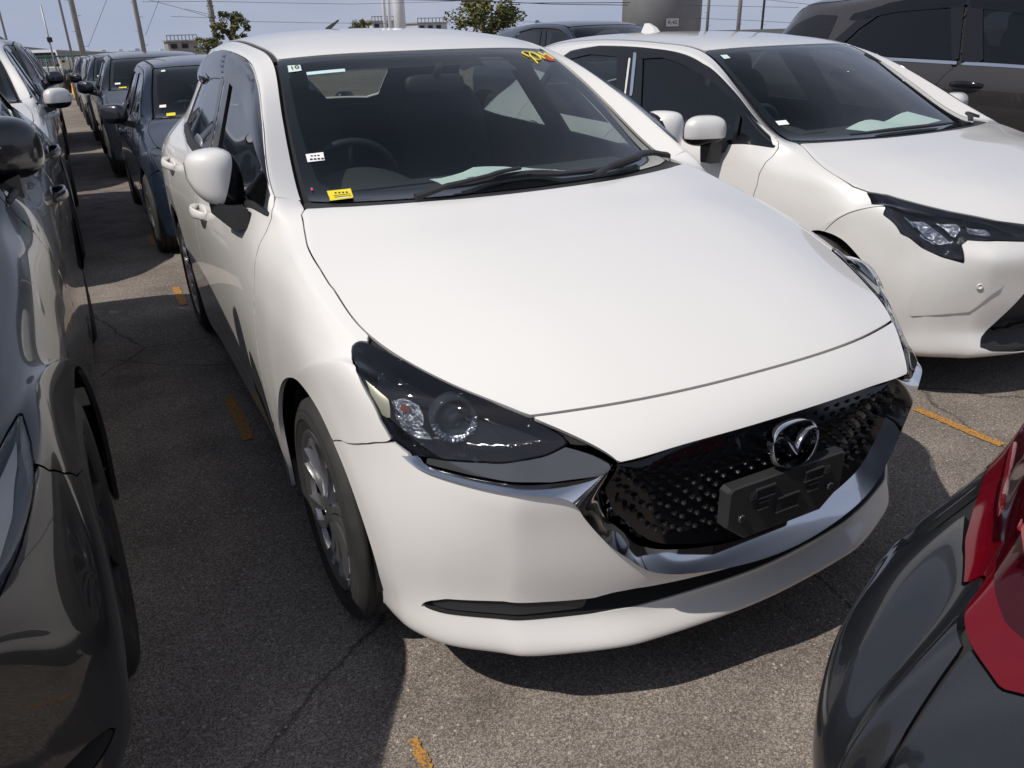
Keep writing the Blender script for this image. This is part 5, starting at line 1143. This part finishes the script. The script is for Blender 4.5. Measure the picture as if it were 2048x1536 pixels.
# white tubular tower
tw = thing('white_tower', 'white tubular tower rising behind the hatchback roof', 'tower', (26.5, 74.1, gz(74))); wh = mat('white_tower_paint', (.75, .77, .78), .5)
for nm_, dx_, dy_, r_ in (('tube', -.79, .27, .16), ('tube', -.37, .12, .16), ('column', .48, -.19, .55)):
    s_ = MB(); s_.tube([(dx_, dy_, -.2), (dx_, dy_, 6), (dx_, dy_, 12)], [r_]*3, 18); s_.build(nm_, wh, tw)
# low buildings near the horizon
def block(name, label, loc, w, d, h, m, rails=True):
    t_ = thing(name, label, 'building', (loc[0], loc[1], gz(loc[1]))); b_ = MB(); z1 = loc[2]-gz(loc[1]); b_.box((0, 0, z1/2), (w, d, z1)); b_.build('wall', m, t_, fix=False)
    r_ = MB(); r_.box((0, 0, z1+.06), (w+.25, d+.25, .12)); r_.build('roof', conc, t_)
    if rails:
        for i in range(9):
            q_ = MB(); q_.box((-w/2+w*i/8, -d/2, z1+.32), (.07, .07, .42)); q_.build('rail_post', steel, t_)
        q_ = MB(); q_.box((0, -d/2, z1+.5), (w, .06, .07)); q_.build('rail', steel, t_)
    for i in range(max(1, int(w/.9))):
        q_ = MB(); q_.box((-w/2+.45+.9*i, -d/2-.02, z1-.35), (.5, .05, .35)); q_.build('window', M['blackg'], t_)
    return t_
bw = mat('pale_building_wall', (.55, .56, .58), .8)
block('flat_building', 'pale flat-roofed building left of the white tower', (28.4, 84.0, 2.2), 2.6, 4, 2, bw); block('long_building', 'long pale low building right of the white tower', (32.9, 82.3, 1.95), 3.2, 4, 2, bw)
block('open_platform', 'low roofed platform above the dark blue car roofs', (8.3, 78.4, .95), 2.4, 3, 2, conc)
# elevated road and hazy skyline far left
HW = [(-6.19, 68.85, 2.47), (-5.1, 78.93, 1.71), (-5.15, 93.94, 1.22), (-5.0, 118.97, 0.63), (-2.45, 159.02, -0.22), (3.15, 198.98, -1.11), (11.39, 228.68, -1.97), (37.16, 256.18, -2.64)]
hw = thing('elevated_road', 'curving grey elevated road on the far left horizon', 'bridge', (HW[0][0], HW[0][1], gz(HW[0][1]))); o_ = Vector(hw.location)
s_ = MB(); s_.loft([[Vector(p)-o_+Vector(q) for q in ((0, -3, 0), (0, -3, -1.0), (0, 4, -1.0), (0, 4, 0))] if i > 3 else [Vector(p)-o_+Vector(q) for q in ((-3, 0, 0), (-3, 0, -.9), (.0, 0, -.9), (.0, 0, 0))] for i, p in enumerate(HW)], smooth=False); s_.build('deck', conc, hw)
for p in HW[1:]:
    q_ = MB(); b_ = Vector(p)-o_; q_.tube([(b_.x-1, b_.y, gz(p[1])-o_.z-.3), (b_.x-1, b_.y, b_.z-.5)], .5, 10); q_.build('pier_column', conc, hw)
rr_ = random.Random(2)
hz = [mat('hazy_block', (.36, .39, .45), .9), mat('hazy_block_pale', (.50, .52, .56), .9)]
for i in range(9):
    x_ = -14+i*6.2+rr_.uniform(-1, 1); y_ = 320+rr_.uniform(-10, 20); h_ = rr_.uniform(2.0, 4.6); t_ = thing('distant_building', 'hazy distant building on the horizon, %s from the left' % ('first', 'second', 'third', 'fourth', 'fifth', 'sixth', 'seventh', 'eighth', 'ninth')[i], 'building', (x_, y_, gz(y_)))
    q_ = MB(); w_ = rr_.uniform(3, 6.5); q_.box((0, 0, h_/2), (w_, 6, h_)); q_.box((w_*.2, 0, h_+.3), (w_*.3, 3, .8)); q_.build('wall', hz[i % 2], t_)
    for j in range(int(w_)):
        wq = MB(); wq.box((-w_/2+.7+j, -3.02, h_*.6), (.5, .06, .8)); wq.build('window', M['greyglass'], t_)
# fence at the end of the lot
fe = thing('mesh_fence', 'green pipe-railed mesh fence across the far end of the lot', 'fence', (-2.48, 37.0, gz(37))); A = Vector((-4.2, 35.6, 0)); B = Vector((3.2, 44.2, 0)); o_ = Vector(fe.location)
for i in range(10):
    p_ = A.lerp(B, i/9); q_ = MB(); g_ = gz(p_.y); q_.tube([(p_.x-o_.x, p_.y-o_.y, g_-o_.z-.1), (p_.x-o_.x, p_.y-o_.y, g_-o_.z+1.52)], .03, 8); q_.build('post', green, fe)
for z_ in (.15, 1.48):
    q_ = MB(); q_.tube([(A.x-o_.x, A.y-o_.y, gz(A.y)-o_.z+z_), (B.x-o_.x, B.y-o_.y, gz(B.y)-o_.z+z_)], .03, 8); q_.build('rail', green, fe)
q_ = MB(); d_ = (B-A)
for i in range(150):
    a_ = A+d_*(i/150); b2 = A+d_*((i+9)/150)
    for (s0, s1) in ((.15, 1.48), (1.48, .15)):
        p0 = Vector((a_.x, a_.y, gz(a_.y)+s0))-o_; p1 = Vector((b2.x, b2.y, gz(b2.y)+s1))-o_; q_.tube([p0, p1], .006, 4, False)
q_.build('wire_mesh', steel, fe, fix=False, kind='stuff')
# bank, truck, cone and blocks at the lot end
bk = mat('dry_grass_bank', (.16, .13, .085), .95, noise=(4, .4)); s_ = MB()
s_.loft([[(-9+i*3.2, 46+.9*i, gz(46)-.4), (-9+i*3.2, 50+.9*i, gz(46)+1.05+.12*math.sin(i*1.7)), (-9+i*3.2, 56+.9*i, gz(46)+1.1), (-9+i*3.2, 60+.9*i, gz(46)-.6)] for i in range(12)], closed=False, caps=False); s_.build('grass_bank', bk, kind='structure')
tk = thing('white_truck', 'small white truck facing the camera beyond the fence', 'truck', (-1.95, 44.2, gz(44)))
s_ = MB(); s_.loft([[(-.72, 0, .45), (.72, 0, .45), (.72, 0, 1.0), (-.72, 0, 1.0)], [(-.74, .05, .4), (.74, .05, .4), (.70, .12, 1.05), (-.70, .12, 1.05)], [(-.74, .5, .4), (.74, .5, .4), (.64, .45, 1.75), (-.64, .45, 1.75)], [(-.74, 1.4, .4), (.74, 1.4, .4), (.64, 1.4, 1.78), (-.64, 1.4, 1.78)]], smooth=False); s_.build('cab', M['white'], tk)
s_ = MB(); s_.add([(-.62, .10, 1.08), (.62, .10, 1.08), (.58, .39, 1.66), (-.58, .39, 1.66)], [(0, 1, 2, 3)]); s_.build('windshield', M['blackg'], tk, fix=False)
s_ = MB(); s_.box((0, 2.3, .8), (1.5, 1.7, .5)); s_.build('cargo_bed', M['white'], tk)
for a_ in (-.6, .6):
    for b_ in (.6, 2.6):
        s_ = MB(); s_.lathe([(-.07, .12), (-.07, .26), (.07, .26), (.07, .12)], 20, c=(a_, b_, .27)); s_.build('wheel', M['rubber'], tk)
    s_ = MB(); s_.box((a_*.9, -.02, .72), (.22, .05, .14), bev=.02); s_.build('headlight', M['reflector'], tk)
cn = thing('traffic_cone', 'yellow-orange traffic cone at the far end of the aisle', 'cone', (-1.02, 33.6, gz(33.6))); s_ = MB(); s_.lathe([(.02, .10), (.05, .09), (.55, .02), (.56, 0)], 16, 'Z'); s_.build('cone_body', mat('cone_orange', (.85, .42, .03), .5), cn); s_ = MB(); s_.box((0, 0, .015), (.30, .30, .03)); s_.build('cone_base', M['black'], cn)
for i, (x_, y_, lab) in enumerate(((-1.42, 33.3, 'left white concrete block at the far end of the aisle'), (-1.2, 33.0, 'right white concrete block at the far end of the aisle'))):
    s_ = MB(); s_.box((0, 0, .11), (.18, .45, .22), rz=.2, bev=.02); q_ = s_.build('concrete_block', mat('pale_concrete', (.55, .54, .52), .9), None); q_.location = (x_, y_, gz(y_)); tag(q_, lab, 'block', 'white blocks at the end of the aisle')
# low wall on the right horizon
wl_ = thing('low_wall', 'long dark grey wall on the horizon behind the white sedan roof', 'wall', (25.5, 30, gz(30))); s_ = MB(); o_ = Vector(wl_.location)
s_.loft([[Vector((22.2, 33.6, gz(33)-.2))-o_, Vector((22.4, 33.8, gz(33)-.2))-o_, Vector((22.4, 33.8, 1.05))-o_, Vector((22.2, 33.6, 1.05))-o_], [Vector((25.2, 24.0, gz(24)-.2))-o_, Vector((25.4, 24.2, gz(24)-.2))-o_, Vector((25.4, 24.2, 1.14))-o_, Vector((25.2, 24.0, 1.14))-o_]], smooth=False); s_.build('wall_panel', mat('dark_wall', (.10, .11, .115), .85), wl_)
# overhead cables
WIRES = [[(1.01, 38.97, 2.85), (-0.02, 39.01, 1.16)], [(3.02, 38.8, 2.83), (2.26, 38.88, 1.53)], [(2.67, 38.84, 2.83), (3.79, 38.72, 2.51), (4.92, 38.56, 2.14)], [(4.18, 38.66, 2.43), (4.94, 38.56, 2.24)], [(5.14, 38.52, 2.1), (6.76, 38.23, 1.92), (9.5, 37.57, 1.81), (12.05, 36.77, 1.73)], [(5.14, 38.52, 2.75), (7.91, 37.98, 2.65), (10.85, 37.17, 2.55), (14.65, 35.76, 2.56), (16.13, 35.08, 2.61)], [(13.82, 36.11, 2.66), (16.13, 35.09, 2.56), (18.14, 34.05, 2.43), (21.91, 31.69, 2.34)], [(16.13, 35.08, 2.58), (19.14, 33.48, 2.36), (21.91, 31.69, 2.24)], [(24.7, 29.52, 1.6), (26.3, 28.09, 1.47), (27.81, 26.59, 1.3)], [(24.67, 29.55, 2.13), (26.26, 28.13, 2.03), (27.61, 26.79, 1.94)], [(26.85, 27.56, 2.26), (28.02, 26.36, 2.04)], [(17.73, 34.27, 1.67), (21.93, 31.67, 1.45)]]
WL = ['stay wire slanting left of the tall concrete poles', 'stay wire slanting beside the concrete pole behind the row', 'thin cable descending to the ivy-wrapped pole', 'short upper cable beside the ivy-wrapped pole', 'thin level cable running right from the ivy-wrapped pole', 'thin sagging cable high above the hatchback roof', 'thick black cable above the broad tree', 'thin cable just under the thick one right of the broad tree', 'lower cable right of the grey pier', 'upper cable right of the grey pier', 'cable falling towards the sport utility roof', 'thin low cable between the broad tree and the pier']
for pts, lab in zip(WIRES, WL):
    a_, b_ = Vector(pts[0]), Vector(pts[-1]); ext = (a_-b_)*.25; P3 = [a_+ext]+[Vector(p) for p in pts]+[b_-ext*.15]; s_ = MB(); s_.tube(P3, .016 if 'thick' in lab else .008, 5); tag(s_.build('cable', wirem), lab, 'cable', 'overhead cables')
